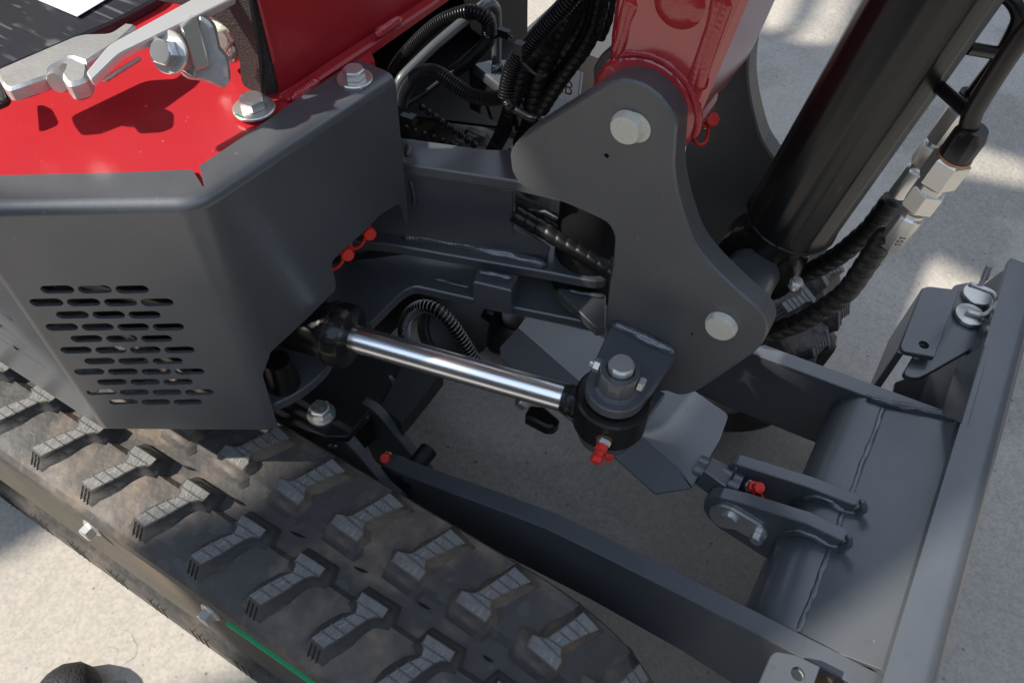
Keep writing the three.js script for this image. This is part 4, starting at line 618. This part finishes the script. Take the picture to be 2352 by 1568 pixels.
// ---------------------------------------------------------------- blade, arms, blade cylinder cover
const Zn = -0.328, Zf = -0.645;
{
  const bl = part('dozer_blade', (() => {                              // curved mouldboard, swept across
    const prof = []; for (let i = 0; i <= 18; i++) { const t = i / 18, y = 0.372 - 0.35 * t; prof.push([0.205 - 0.055 * Math.sin(Math.PI * (0.12 + 0.75 * t)) + 0.02 * t, y]); }
    const sh = new THREE.Shape(); prof.forEach(([x, y], i) => (i ? sh.lineTo(x, y) : sh.moveTo(x, y))); for (const [x, y] of [...prof].reverse()) sh.lineTo(x + 0.008, y); sh.closePath();
    const g = new THREE.ExtrudeGeometry(sh, { depth: 0.81, bevelEnabled: false }); g.translate(0, 0, -0.9); return toCreasedNormals(g, 0.6);
  })(), M.paint, digger, 'dark grey dozer blade');
  const capS = new THREE.Shape(); [[0.1815, 0.376], [0.1815, 0.388], [0.208, 0.3885], [0.217, 0.3865], [0.2225, 0.382], [0.2245, 0.374], [0.2245, 0.345], [0.219, 0.345], [0.219, 0.372], [0.2, 0.377]].forEach(([x, y], i) => (i ? capS.lineTo(x, y) : capS.moveTo(x, y))); capS.closePath();
  const cg = new THREE.ExtrudeGeometry(capS, { depth: 0.81, bevelThickness: 0.001, bevelSize: 0.001, bevelOffset: -0.001, bevelSegments: 1 }); cg.translate(0, 0, -0.9);
  part('top_rail', toCreasedNormals(cg, 0.75), M.paint, bl);
  part('cross_tube', rod(V(0.113, 0.302, Zn - 0.018), V(0.113, 0.302, Zf), 0.0425, 0.0425, 64), M.paint, bl);
  const tp = P3(V(0.118, 0.345, 0), V(0.118, 0.345, -1), V(0.2, 0.377, -0.5));
  part('back_plate', pts3([V(0.116, 0.3442, Zn - 0.0202), V(0.116, 0.3442, Zf + 0.0005), V(0.196, 0.3754, Zf + 0.0005), V(0.196, 0.3754, Zn - 0.0202)], tp, 0.006, { bevel: 0.0008 }), M.paint, bl);
  const wl = []; for (let i = 0; i <= 14; i++) wl.push(V(0.1165 + 0.0008 * (rnd() - 0.5), 0.3445, Zn - 0.025 - i / 14 * (Zn - Zf - 0.03)));
  part('weld_bead', bead(wl, 0.0045, 0.5), M.weld, bl);
  part('weld_bead', bead([V(0.095, 0.345, Zf + 0.002), V(0.12, 0.349, Zf + 0.002), V(0.15, 0.36, Zf + 0.002), V(0.18, 0.3715, Zf + 0.002)], 0.0068, 0.6, V(0, 0.7, 0.7)), M.weld, bl);
  // arms
  const o12 = (x, y) => [784 + x / 2.9987, 1045 + y / 2.9987], nearP = PZ(Zn), farP = PZ(Zf);
  const na = part('blade_arm', plate([[...ZA(960, 1335), 0.012], o12(470, 152), o12(1020, 355), o12(1400, 500), o12(1790, 690), o12(2351, 970), ZH(220, 2), ZH(860, 330), ZH(1120, 465), ZH(1390, 600), ZH(1740, 784), ZH(2020, 930), ZH(2020, 1200), O(1730, 1600), o12(2351, 1350), o12(1700, 985), o12(1180, 720), o12(700, 480), [...ZA(1050, 1560), 0.02], [...ZA(930, 1430), 0.02]], nearP, 0.020, { bevel: 0.001 }), M.paint, bl, 'near blade arm');
  part('pivot_tube', rod(at(ZA(1120, 1480), PZ(-0.326)), at(ZA(1120, 1480), PZ(-0.326)).setZ(-0.378), 0.011), M.dark, na);
  part('blade_arm', plate([O(1560, 745), O(1660, 780), T21(490, 868), T21(1200, 1132), T21(1890, 1388), T21(1900, 1500), T21(960, 1500), T21(290, 1228), O(1560, 885)], farP, 0.020, { bevel: 0.001 }), M.paint, bl, 'far blade arm');
  // cylinder lugs
  const nl = PZ(-0.449), fl = PZ(-0.495);
  part('lug', plate([[...T22(140, 390), 0.015], [...T22(150, 300), 0.015], [...T22(215, 285), 0.01], T22(420, 335), T22(850, 470), T22(1105, 592), T22(1060, 680), T22(700, 760), T22(615, 738), [...T22(230, 490), 0.012]], nl, 0.0145, { bevel: 0.001 }), M.paint, bl);
  part('lug', plate([[...T22(300, 110), 0.01], [...T22(325, 50), 0.008], [...T22(470, 95), 0.02], T22(850, 215), T22(1190, 345), T22(1150, 430), T22(700, 480), T22(500, 330), [...T22(320, 180), 0.01]], fl, 0.0145, { bevel: 0.001 }), M.paint, bl);
  const arcW = (k, p) => bead(k.map((x) => at(T22(...x), shift(p, 0.001))), 0.0062, 0.7, V(0.2, 0.7, 0.7));
  part('weld_bead', arcW([[700, 540], [800, 525], [900, 560], [1000, 625], [1090, 645], [1150, 610], [1145, 555]], nl), M.weld, bl);
  part('weld_bead', arcW([[830, 300], [920, 290], [1010, 320], [1110, 385], [1200, 405], [1255, 370], [1235, 310]], fl), M.weld, bl);
  const lp = PZ(-0.4455);
  part('lock_plate', plate([[...T22(178, 420), 0.012], [...T22(190, 360), 0.012], [...T22(260, 345), 0.012], [...T22(330, 365), 0.01], T22(545, 495), [...T22(590, 560), 0.005], [...T22(560, 600), 0.005], [...T22(470, 575), 0.005], T22(360, 515), [...T22(250, 500), 0.012]], lp, 0.0035, { bevel: 0.0006 }), M.zinc, bl);
  part('pin', pinEnd(at(T22(322, 432), lp), V(0, 0, 1), 0.0088, 0.004, 0.001), M.zinc, bl);
  part('bolt', hexHead(at(T22(522, 555), lp), V(0, 0, 1), 0.0068, 0.008, 0.3), M.zinc, bl);
  // lift cylinder end and its cover sheet
  const lift = part('lift_cylinder', [rod(at(O(1600, 1075), PZ(-0.485)), at(O(1700, 1120), PZ(-0.485)), 0.016), turned(at(T22(400, 300), PZ(-0.5)), V(0, 0, 1), [[0, 0], [0.021, 0], [0.021, 0.034], [0, 0.034]], 32), plate([T22(150, 105), T22(205, 10), T22(345, 85), T22(365, 90), T22(300, 215)], P3(at(T22(150, 105), PZ(-0.472)), at(T22(205, 10), PZ(-0.497)), at(T22(345, 85), PZ(-0.497))), 0.024)], M.paint, digger, 'end of the blade lift cylinder between its lugs');
  part('weld_bead', bead([T22(370, 85), T22(345, 150), T22(305, 220)].map((k) => at(k, PZ(-0.482))), 0.0035), M.weld, lift);
  greaseCap(at(T22(480, 215), PZ(-0.482)), V(0.35, 0.75, 0.35), V(0.6, -0.6, 0.5), lift, 1.4);
  const yg = 0.312, gp = PY(yg), f0 = atY(T11(1215, 690), yg), f1 = atY(O(1560, 1078), yg), nearQ = atY(O(1160, 850), yg - 0.012);
  const pn = P3(f0, f1, nearQ);
  const cs = part('cylinder_cover', [plate([T11(1215, 690), T11(1275, 612), T11(1730, 715), O(1565, 875), [...O(1675, 952), 0.006], [...O(1655, 1010), 0.006], O(1590, 1118), O(1560, 1078)], gp, 0.004, { bevel: 0.0006 }), plate([T11(1215, 690), T11(1090, 825), T11(1100, 900), O(1240, 905), O(1400, 1040), [...O(1505, 1134), 0.002], [...O(1588, 1121), 0.002], O(1560, 1078)], pn, 0.004, { bevel: 0.0006 })], M.paint, digger, 'folded grey sheet covering the blade cylinder');
  // black knob with its bolt under the sheet edge
  const kp = PY(0.27), k0 = atY(T11(1300, 1250), 0.27), k1 = atY(T11(1480, 1330), 0.27);
  const kn = part('release_knob', [plate([[...T11(1262, 1290), 0.004], [...T11(1300, 1215), 0.004], T11(1400, 1225), [...T11(1512, 1320), 0.006], [...T11(1480, 1365), 0.006], [...T11(1420, 1372), 0.006]], kp, 0.02, { bevel: 0.003 })], M.black, digger, 'black knob with a zinc bolt'); void k0; void k1;
  part('bolt', hexHead(atY(T11(1275, 1215), 0.272), V(-0.6, 0.5, 0.2), 0.009, 0.012), M.zinc, kn);
  // far wing bracket, with two headed pins on a bent rod
  const yb = 0.366, bp = PY(yb), g2 = PY(0.352);
  const tb = part('wing_bracket', [plate([[...ZG(735, 245), 0.01], ZG(1035, 282), ZG(822, 842), [...ZG(560, 790), 0.006], [...ZG(540, 745), 0.002]], bp, 0.0075, { bevel: 0.0008, holes: [hole(ZG(735, 740), 0.0066)] }), (() => { const a = atY(ZG(507, 800), yb - 0.004), b = atY(ZG(722, 262), yb - 0.004), dn = (k) => k.clone().add(V(0, -0.1, 0)); return pts3([a, b, dn(b), dn(a)], P3(a, b, dn(a)), 0.0075); })()], M.paint, bl, 'far wing bracket');
  const lp2 = part('hinge_plate', plate([[...ZG(990, 240), 0.006], [...ZG(1120, 215), 0.006], [...ZG(1370, 300), 0.01], ZG(1345, 420), ZG(1240, 712), ZG(760, 985), [...ZG(670, 1025), 0.01], [...ZG(560, 985), 0.01], ZG(640, 840)], g2, 0.008, { bevel: 0.0008 }), M.paint, tb);
  part('hinge_plate', plate([ZG(500, 1050), ZG(740, 960), [...ZG(880, 1040), 0.015], ZG(890, 1150), ZG(790, 1280), ZG(480, 1160)], PY(0.27), 0.008), M.paint, tb);
  part('back_rib', plate([ZG(1020, 870), ZG(1240, 740), ZG(1050, 1400), ZG(880, 1310)], PX(0.165), 0.006), M.paint, tb); void lp2;
  for (const [px, py] of [[1172, 318], [1108, 485]]) part('headed_pin', turned(atY(ZG(px, py + 22), 0.353), UP, [[0, -0.09], [0.008, -0.09], [0.008, 0], [0.0172, 0], [0.0172, 0.0045], [0.0165, 0.0052], [0, 0.0055]], 36), M.zinc, tb);
  const rr = (k, y) => atY(ZG(...k), y);
  part('bent_rod', pipe([rr([1115, 232], 0.377), rr([1200, 262], 0.377), rr([1285, 295], 0.377), rr([1325, 330], 0.377), rr([1335, 390], 0.374), rr([1305, 450], 0.37), rr([1250, 490], 0.365), rr([1195, 492], 0.3615), rr([1090, 460], 0.361)], 0.0034, 0.5), M.zinc, tb);
  part('pull_pin', [rod(rr([1210, 240], 0.379), rr([1245, 175], 0.405), 0.003), rod(rr([1245, 178], 0.404), rr([1290, 65], 0.44), 0.0044, 0.0038)], M.zinc, tb);
  // near wing bracket at the bottom edge
  const nb = part('wing_bracket', plate([[...ZH(848, 412), 0.006], ZH(1115, 462), ZH(1392, 598), ZH(1310, 830), ZH(1200, 1200), ZH(560, 1100), ZH(690, 784)], PY(0.392), 0.0075, { bevel: 0.0008, holes: [hole(ZH(1132, 680), 0.0066)] }), M.paint, bl, 'near wing bracket');
  part('hinge_plate', plate([ZH(1300, 560), ZH(1760, 790), ZH(1700, 1100), ZH(1200, 1100)], PY(0.345), 0.008), M.steelBrown, nb);
}
// ---------------------------------------------------------------- tracks
{
  const yT = 0.3315, yBt = 0.0115, Rr = (yT - yBt) / 2, xF = -0.115, xB = -1.35, zO = -0.100, zI = -0.284, arcL = Math.PI * Rr, runL = xF - xB;
  const path = (s) => { // s = 0 where the front wheel begins; positive to the front, negative back along the top
    if (s <= 0) return { x: xF + s, y: yT, a: 0 }; if (s <= arcL) { const a = s / Rr; return { x: xF + Rr * Math.sin(a), y: yBt + Rr + Rr * Math.cos(a), a }; } return { x: xF - (s - arcL), y: yBt, a: Math.PI };
  };
  const mid = (zO + zI) / 2;
  // cross-section of the belt, from the near side to the far side: [z, height]
  const sec = [[zO - 0.004, -0.045], [zO + 0.001, -0.03], [zO, -0.012], [zO - 0.005, -0.006], [zO - 0.017, -0.001], [mid + 0.024, 0], [mid + 0.0175, -0.009], [mid + 0.010, -0.0094], [mid, -0.0088], [mid - 0.010, -0.0094], [mid - 0.0175, -0.009], [mid - 0.024, 0], [zI + 0.02, 0], [zI + 0.004, -0.003], [zI, -0.010], [zI - 0.001, -0.016]];
  function belt() {
    const pos = [], uv = [], idx = [], N = 420, s0 = -runL, s1 = arcL + runL, K = sec.length;
    let w = 0; const wv = sec.map((k, i) => (w += i ? Math.hypot(k[0] - sec[i - 1][0], k[1] - sec[i - 1][1]) : 0));
    for (let i = 0; i <= N; i++) {
      const s = s0 + (s1 - s0) * i / N, p = path(s);
      sec.forEach(([z, h], k) => { const dish = k > 3 && k < 13 && (k < 6 || k > 10) ? -0.0030 * Math.pow(Math.sin(Math.PI * (s + (k > 9 ? 0.01 : 0.03)) / 0.0723), 2) : 0; pos.push(p.x + (h + dish) * Math.sin(p.a), p.y + (h + dish) * Math.cos(p.a), z); uv.push(s, wv[k]); });
    }
    for (let i = 0; i < N; i++) for (let k = 0; k < K; k++) { const a = i * K + k, b = i * K + (k + 1) % K; idx.push(a, a + K, b, b, a + K, b + K); }
    const g = new THREE.BufferGeometry(); g.setAttribute('position', new THREE.Float32BufferAttribute(pos, 3)); g.setAttribute('uv', new THREE.Float32BufferAttribute(uv, 2)); g.setIndex(idx); return toCreasedNormals(g, 0.5);
  }
  // a tread lug: a bar with a wide head towards the middle; drawn once from the photograph in (along, across)
  const hL = 0.0105;
  function lugGeo(pxs, r, ribsAt, endRibs) {
    const P = pxs.map((k) => atY(k, yT + hL)), c = P.reduce((a, b) => a.add(b), V(0, 0, 0)).multiplyScalar(1 / P.length);
    const top = P.map((p) => new THREE.Vector2(p.x - c.x, -(p.z))), cz = -c.z;
    const area = top.reduce((t, p, i) => { const b = top[(i + 1) % top.length]; return t + p.x * b.y - p.y * b.x; }, 0);
    const grow = (m) => top.map((p, i) => { const a = top[(i + top.length - 1) % top.length], b = top[(i + 1) % top.length], d = b.clone().sub(a).normalize(), n = new THREE.Vector2(d.y, -d.x); const e1 = p.clone().sub(a), e2 = b.clone().sub(p), bendIn = (e1.x * e2.y - e1.y * e2.x) * area < -1e-8; return p.clone().addScaledVector(n, (area > 0 ? 1 : -1) * (bendIn ? Math.min(m, 0.003 + 0.35 * m) : m)); });
    const rings = [[grow(0.0130), -0.0100], [grow(0.0096), -0.0030], [grow(0.0072), 0.0], [grow(0.0050), 0.0018], [grow(0.0030), 0.0042], [grow(0.0014), 0.0070], [grow(0.0004), hL - 0.001], [top, hL - 0.0002], [grow(-0.0012), hL]];
    const n = top.length, pos = [], uv = [], idx = [];
    for (const [R2, h] of rings) for (const p of R2) { pos.push(p.x, h, -p.y); uv.push(p.x, p.y + h); }
    for (let i = 0; i < rings.length - 1; i++) for (let k = 0; k < n; k++) { const a = i * n + k, b = i * n + (k + 1) % n; idx.push(a, a + n, b, b, a + n, b + n); }
    const g = new THREE.BufferGeometry(); g.setAttribute('position', new THREE.Float32BufferAttribute(pos, 3)); g.setAttribute('uv', new THREE.Float32BufferAttribute(uv, 2)); g.setIndex(idx);
    const ts = new THREE.Shape(rings[8][0]), tg = new THREE.ShapeGeometry(ts); tg.rotateX(-Math.PI / 2); tg.translate(0, hL, 0);
    g.computeVertexNormals(); const body = g, ribs = [];
    const to = (k) => { const p = atY(k, yT + hL); return V(p.x - c.x, hL + 0.0002, p.z); };
    for (const [a, b] of ribsAt) { const A = to(a), B = to(b), e = B.clone().sub(A), L = e.length(), q = new THREE.BoxGeometry(L, 0.0012, 0.0011); q.rotateY(-Math.atan2(e.z, e.x)); q.translate((A.x + B.x) / 2, hL + 0.0003, (A.z + B.z) / 2); ribs.push(q); }
    
    const slits = []; if (endRibs) for (const t of [0.18, 0.5, 0.82]) { const A = to(pxs[0]).lerp(to(pxs[1]), t); A.y = 0; const q = new THREE.BoxGeometry(0.0008, 0.021, 0.0007); q.rotateX(-0.6); q.translate(A.x, -0.001, A.z + 0.0075); slits.push(q); }
    return { body, tg, ribs, slits, x: c.x };
  }
  const w3 = (list) => list.map(([a, b]) => T02(a, b));
  const outer = lugGeo(w3([[918, 430], [990, 494], [1075, 452], [1155, 410], [1230, 365], [1300, 326], [1350, 312], [1400, 318], [1448, 260], [1292, 160], [1240, 214], [1242, 245], [1222, 282], [1140, 312], [1065, 346], [990, 386]]), 0, [[T02(1240, 215), T02(1396, 318)], [T02(1215, 285), T02(1300, 325)], [T02(1140, 312), T02(1222, 372)], [T02(1062, 347), T02(1150, 412)], [T02(990, 386), T02(1085, 450)]], true);
  const inner = lugGeo([[1312, 872], [1195, 763], [1120, 818], [1020, 885], [930, 945], [880, 942], [825, 928], [784, 1008], [990, 1152], [1034, 1092], [1028, 1040], [1035, 1000], [1110, 962], [1210, 912]].map((k) => T12(...k)), 0, [[T12(875, 945), T12(1030, 1070)], [T12(930, 945), T12(1032, 1000)], [T12(1005, 893), T12(1110, 965)], [T12(1068, 850), T12(1170, 930)], [T12(1130, 812), T12(1235, 898)]], false);
  function lugInto(trk, L, s) {
    const p = path(s), m = new THREE.Mesh(L.merged ??= mergeGeometries([L.body].map((g) => (g.index ? g.toNonIndexed() : g))), M.rubber); m.name = 'tread_lug'; m.castShadow = m.receiveShadow = true;
    const t = new THREE.Mesh(L.top ??= mergeGeometries([L.tg, ...L.ribs].map((g) => (g.index ? g.toNonIndexed() : g))), M.rubberTop); t.name = 'worn_top'; t.castShadow = t.receiveShadow = true; m.add(t);
    if (L.slits.length) { const e = new THREE.Mesh(L.sl ??= mergeGeometries(L.slits.map((g) => g.toNonIndexed())), M.slit); e.name = 'end_slits'; m.add(e); }
    m.position.set(p.x, p.y, 0); m.rotation.z = -p.a; trk.add(m);
  }
  const pitch = 0.0723;
  function track(label, n0, n1, m0, m1) {
    const trk = part('rubber_track', belt(), M.rubber, digger, label);
    const so = outer.x - xF, si = inner.x - xF;
    for (let k = n0; k <= n1; k++) lugInto(trk, outer, so + k * pitch);
    for (let k = m0; k <= m1; k++) lugInto(trk, inner, si + k * pitch);
    return trk;
  }
  const near = track('worn brown black rubber track on the near side', -9, 22, -10, 8);
  const frame = part('track_frame', [plateXY([[-1.3, 0.085], [-0.2, 0.085], [-0.16, 0.12], [-0.16, 0.22], [-0.2, 0.272], [-1.3, 0.272]], -0.108, 0.03)], M.dusty, near, 'dusty track frame side');
  function plateXY(list, z, t) { return pts3(list.map(([x, y]) => V(x, y, z)), PZ(z), t, { bevel: 0.002 }); }
  part('painted_edge', box(V(-0.2, 0.279, -0.1012), 0.3, 0.008, 0.006), M.green, frame, 'green painted edge');
  for (const px of [T02(640, 495), T02(1455, 1075)]) { const P = at(px, PZ(-0.108)); part('frame_bolt', [turned(P, V(0, 0, 1), [[0, 0], [0.013, 0], [0.013, 0.0015], [0.0105, 0.0035], [0, 0.0035]]), hexHead(P.clone().setZ(P.z + 0.003), V(0, 0, 1), 0.0094, 0.0095)], M.zinc, frame); }
  const sl = []; for (let k = 0; k < 16; k++) for (let j = 0; j < 3; j++) { const q = new THREE.BoxGeometry(0.0009, 0.05, 0.0006); q.rotateZ(-0.12 + 0.05 * (j - 1)); q.translate(xF - 0.06 - k * pitch - j * 0.0105, 0.032, zO + 0.0012); sl.push(q); }
  part('side_wall', plateXY([[-1.3, 0.003], [xF + 0.01, 0.003], [xF + 0.03, 0.012], [xF, 0.04], [-1.3, 0.04]], zO + 0.0008, 0.014), M.rubber, near);
  part('side_slits', sl, M.slit, near).userData.kind = 'stuff';
  part('front_idler', turned(V(xF, yBt + Rr, zI + 0.03), V(0, 0, 1), [[0, 0], [0.125, 0], [0.125, 0.1], [0, 0.1]], 40), M.dark, near);
  // small splits along the middle band
  const cr = [[T12(80, 765), T12(185, 810)], [T12(515, 1005), T12(615, 1062)], [T12(972, 1375), T12(1048, 1425)], [T02(1250, 68), T02(1350, 108)], [T02(1590, 290), T02(1690, 350)], [T02(1990, 520), T02(2110, 572)]].map(([a, b]) => sweep([atY(a, yT - 0.008), lerpP(atY(a, yT - 0.008), atY(b, yT - 0.008), 0.5).add(V(0, 0.0004, 0.0006)), atY(b, yT - 0.008)], (s, a2, L) => 0.0014 * Math.sin(Math.PI * clamp(s / L, 0.04, 0.96)), 0.002, 8));
  part('rubber_split', cr, M.slit, near).userData.kind = 'stuff';
  // the track on the far side
  const ft = part('rubber_track', (() => { const g = belt(); g.translate(0, 0, -0.625); return g; })(), M.rubber, digger, 'rubber track on the far side');
  for (let k = -2; k <= 7; k++) { const L = k % 1 === 0 ? outer : inner; for (const [lg, s] of [[outer, outer.x - xF + k * pitch], [inner, inner.x - xF + k * pitch]]) { const b = ft.children.length; lugInto(ft, lg, s); ft.children[b].position.z = -0.625; void L; } }
}
// ---------------------------------------------------------------- things beside the machine
{
  // black perforated shoe at the lower left
  const c = atY(O(150, 1600), 0), toe = atY(O(180, 1515), 0.03), dir = toe.clone().sub(atY(O(120, 1700), 0.03)).setY(0).normalize(), sd = V(-dir.z, 0, dir.x), pos = [], uv = [], idx = [], N = 40, K = 28, Ls = 0.29;
  for (let i = 0; i <= N; i++) {
    const t = i / N, l = t * Ls, w = 0.044 * Math.sqrt(clamp(1 - Math.pow(1 - clamp(t / 0.28), 2.2), 0, 1)) * (1 - 0.22 * smooth(0.35, 0.75, t)) * Math.sqrt(clamp((1 - t) / 0.06)) , hgt = (0.030 + 0.034 * smooth(0.0, 0.7, t)) * Math.sqrt(clamp(t / 0.08)) * Math.sqrt(clamp((1 - t) / 0.03) );
    for (let k = 0; k <= K; k++) { const a = k / K * 2 * Math.PI, cx = Math.cos(a), sy = Math.sin(a), p = toe.clone().setY(0).addScaledVector(dir, -l).addScaledVector(sd, w * Math.sign(cx) * Math.pow(Math.abs(cx), 0.8)); pos.push(p.x, sy > 0 ? 0.024 + hgt * Math.pow(sy, 0.85) : 0.024 * (1 + sy), p.z); uv.push(l, a * 0.04); }
  }
  for (let i = 0; i < N; i++) for (let k = 0; k < K; k++) { const a = i * (K + 1) + k, b = a + K + 1; idx.push(a, a + 1, b, b, a + 1, b + 1); }
  const g = new THREE.BufferGeometry(); g.setAttribute('position', new THREE.Float32BufferAttribute(pos, 3)); g.setAttribute('uv', new THREE.Float32BufferAttribute(uv, 2)); g.setIndex(idx); g.computeVertexNormals();
  const holeT = tex(256, (u, v) => { const d = Math.hypot((u * 8 % 1) - 0.5, (v * 8 % 1) - 0.5); return d < 0.16 ? 0 : 0.5 + 0.4 * (fbm(u, v, 32, 3) - 0.3); }, 0.06);
  reg(part('shoe', g, MS({ color: new THREE.Color().setRGB(0.022, 0.021, 0.022), roughness: 0.7, bumpMap: holeT, bumpScale: 0.002 }), scene), 'toe of a black perforated shoe on the concrete beside the track', 'shoe'); void c;
}
{
  // cream box with a printed label, standing beyond the machine
  const zb = -1.25, Lc = at(O(1296, 204), PZ(zb)), b = new THREE.Group(); b.name = 'cardboard_box'; b.position.set(Lc.x, 0, zb); scene.add(b);
  reg(b, 'cream cardboard box with white lettered label, seen between black hoses and red boom', 'box');
  part('box_body', box(V(0.03, (Lc.y + 0.09) / 2, -0.102), 0.26, Lc.y + 0.09, 0.2), MS({ color: new THREE.Color().setRGB(0.5, 0.42, 0.33), roughness: 0.8 }), b);
  const cv = document.createElement('canvas'); cv.width = 256; cv.height = 256; const x = cv.getContext('2d'); x.fillStyle = '#f2f2f2'; x.fillRect(0, 0, 256, 256); x.fillStyle = '#303030'; x.font = '110px sans-serif'; x.fillText('AB', 60, 150); x.fillRect(236, 0, 4, 256);
  const ct = new THREE.CanvasTexture(cv); ct.colorSpace = THREE.SRGBColorSpace;
  const lg = new THREE.BoxGeometry(0.075, 0.1, 0.002); lg.translate(0, Lc.y, 0); part('label', lg, MS({ map: ct, roughness: 0.7 }), b);
}
{
  // neighbouring sheds outside the picture: they close the horizon
  const wm = MS({ map: tex(256, (u, v) => { const k = 0.07 * (0.8 + 0.4 * fbm(u, v, 4, 4)); return [k, k * 1.02, k * 0.98]; }, 3, true), roughness: 0.8 });
  const shed = (x, z, sx, sz, h, lab) => { const b = new THREE.Group(); b.name = numbered('shed'); b.position.set(x, 0, z); scene.add(b); reg(b, lab, 'shed'); part('wall', box(V(0, h / 2, 0), sx, h, sz), wm, b); part('roof', box(V(0, h + 0.06, 0), sx + 0.3, 0.1, sz + 0.3), wm, b); };
  shed(4.8, -1, 2, 12, 3.8, 'dark shed across the yard in front of the blade'); shed(-2, -7, 10, 2, 3.8, 'dark shed across the yard beyond the far track');
  shed(-1, 4.4, 9, 2, 2.9, 'low dark shed beside the near track'); shed(-6.6, -1, 2, 7, 3.2, 'dark shed behind the excavator');
}
{
  // a shade sail on posts beside the machine: it throws the large soft shadow
  const y = 1.9, up = (px, y0 = 0) => { const P = atY(px, y0); return P.addScaledVector(SUND, -(y - y0) / -SUND.y); };
  const out = [[-2.02, 1.30], [-1.66, 0.89], [-1.62, 0.72], [-1.47, 0.648], [-1.345, 0.60], [-1.335, 0.44], [-1.225, 0.422], [-1.228, 0.39], [-1.25, -0.02], [-1.62, -0.08], [-2.3, -0.3], [-2.4, -1.1], [-1.2, -1.5], [0.3, -1.1], [0.7, -0.6], [0.2, 0.0], [-0.5, -0.1], [-0.98, 0.46], [-1.04, 0.59], [-1.15, 0.76], [-1.16, 1.1], [-1.5, 1.7], [-1.95, 1.7]];
  const sh = roundShape(out.map(([x, z]) => [new THREE.Vector2(x, -z), 0.03]));
  for (const gap of [[[500, -60], [810, -60], [700, 200], [520, 225]], [[880, 140], [980, -60], [1200, -60], [1060, 290], [730, 290]], [[600, 690], [810, 690], [650, 970], [560, 860]], [[1080, 1340], [1640, 950], [1990, 1000], [2400, 1130], [2400, 1290], [1800, 1180], [1250, 1420]]])
    sh.holes.push(roundShape(gap.map((k) => { const P = up(T20(...k)); return [new THREE.Vector2(P.x, -P.z), 0.02]; }), THREE.Path));
  const g = new THREE.ExtrudeGeometry(sh, { depth: 0.004, bevelEnabled: false }); g.rotateX(-Math.PI / 2); g.translate(0, y, 0);
  const s = part('shade_sail', g, MS({ color: new THREE.Color().setRGB(0.2, 0.2, 0.19), roughness: 0.9 }), scene); reg(s, 'grey cloth shade sail stretched on poles beside the machine', 'shade sail');
  { const c2 = roundShape([[-2.31, 1.27], [-2.275, 1.17], [-2.45, 0.85], [-2.9, 1.2], [-2.7, 1.6]].map(([x, z]) => [new THREE.Vector2(x, -z), 0.03])), g2 = new THREE.ExtrudeGeometry(c2, { depth: 0.004, bevelEnabled: false }); g2.rotateX(-Math.PI / 2); g2.translate(0, y, 0); part('side_panel', g2, s.material, s); }
  part('pole', [rod(V(-1.95, 0, 1.68), V(-1.95, 1.92, 1.68), 0.02), rod(V(0.72, 0, -0.6), V(0.72, 1.92, -0.6), 0.02)], M.dark, s);
}
renderer.render(scene, camera);
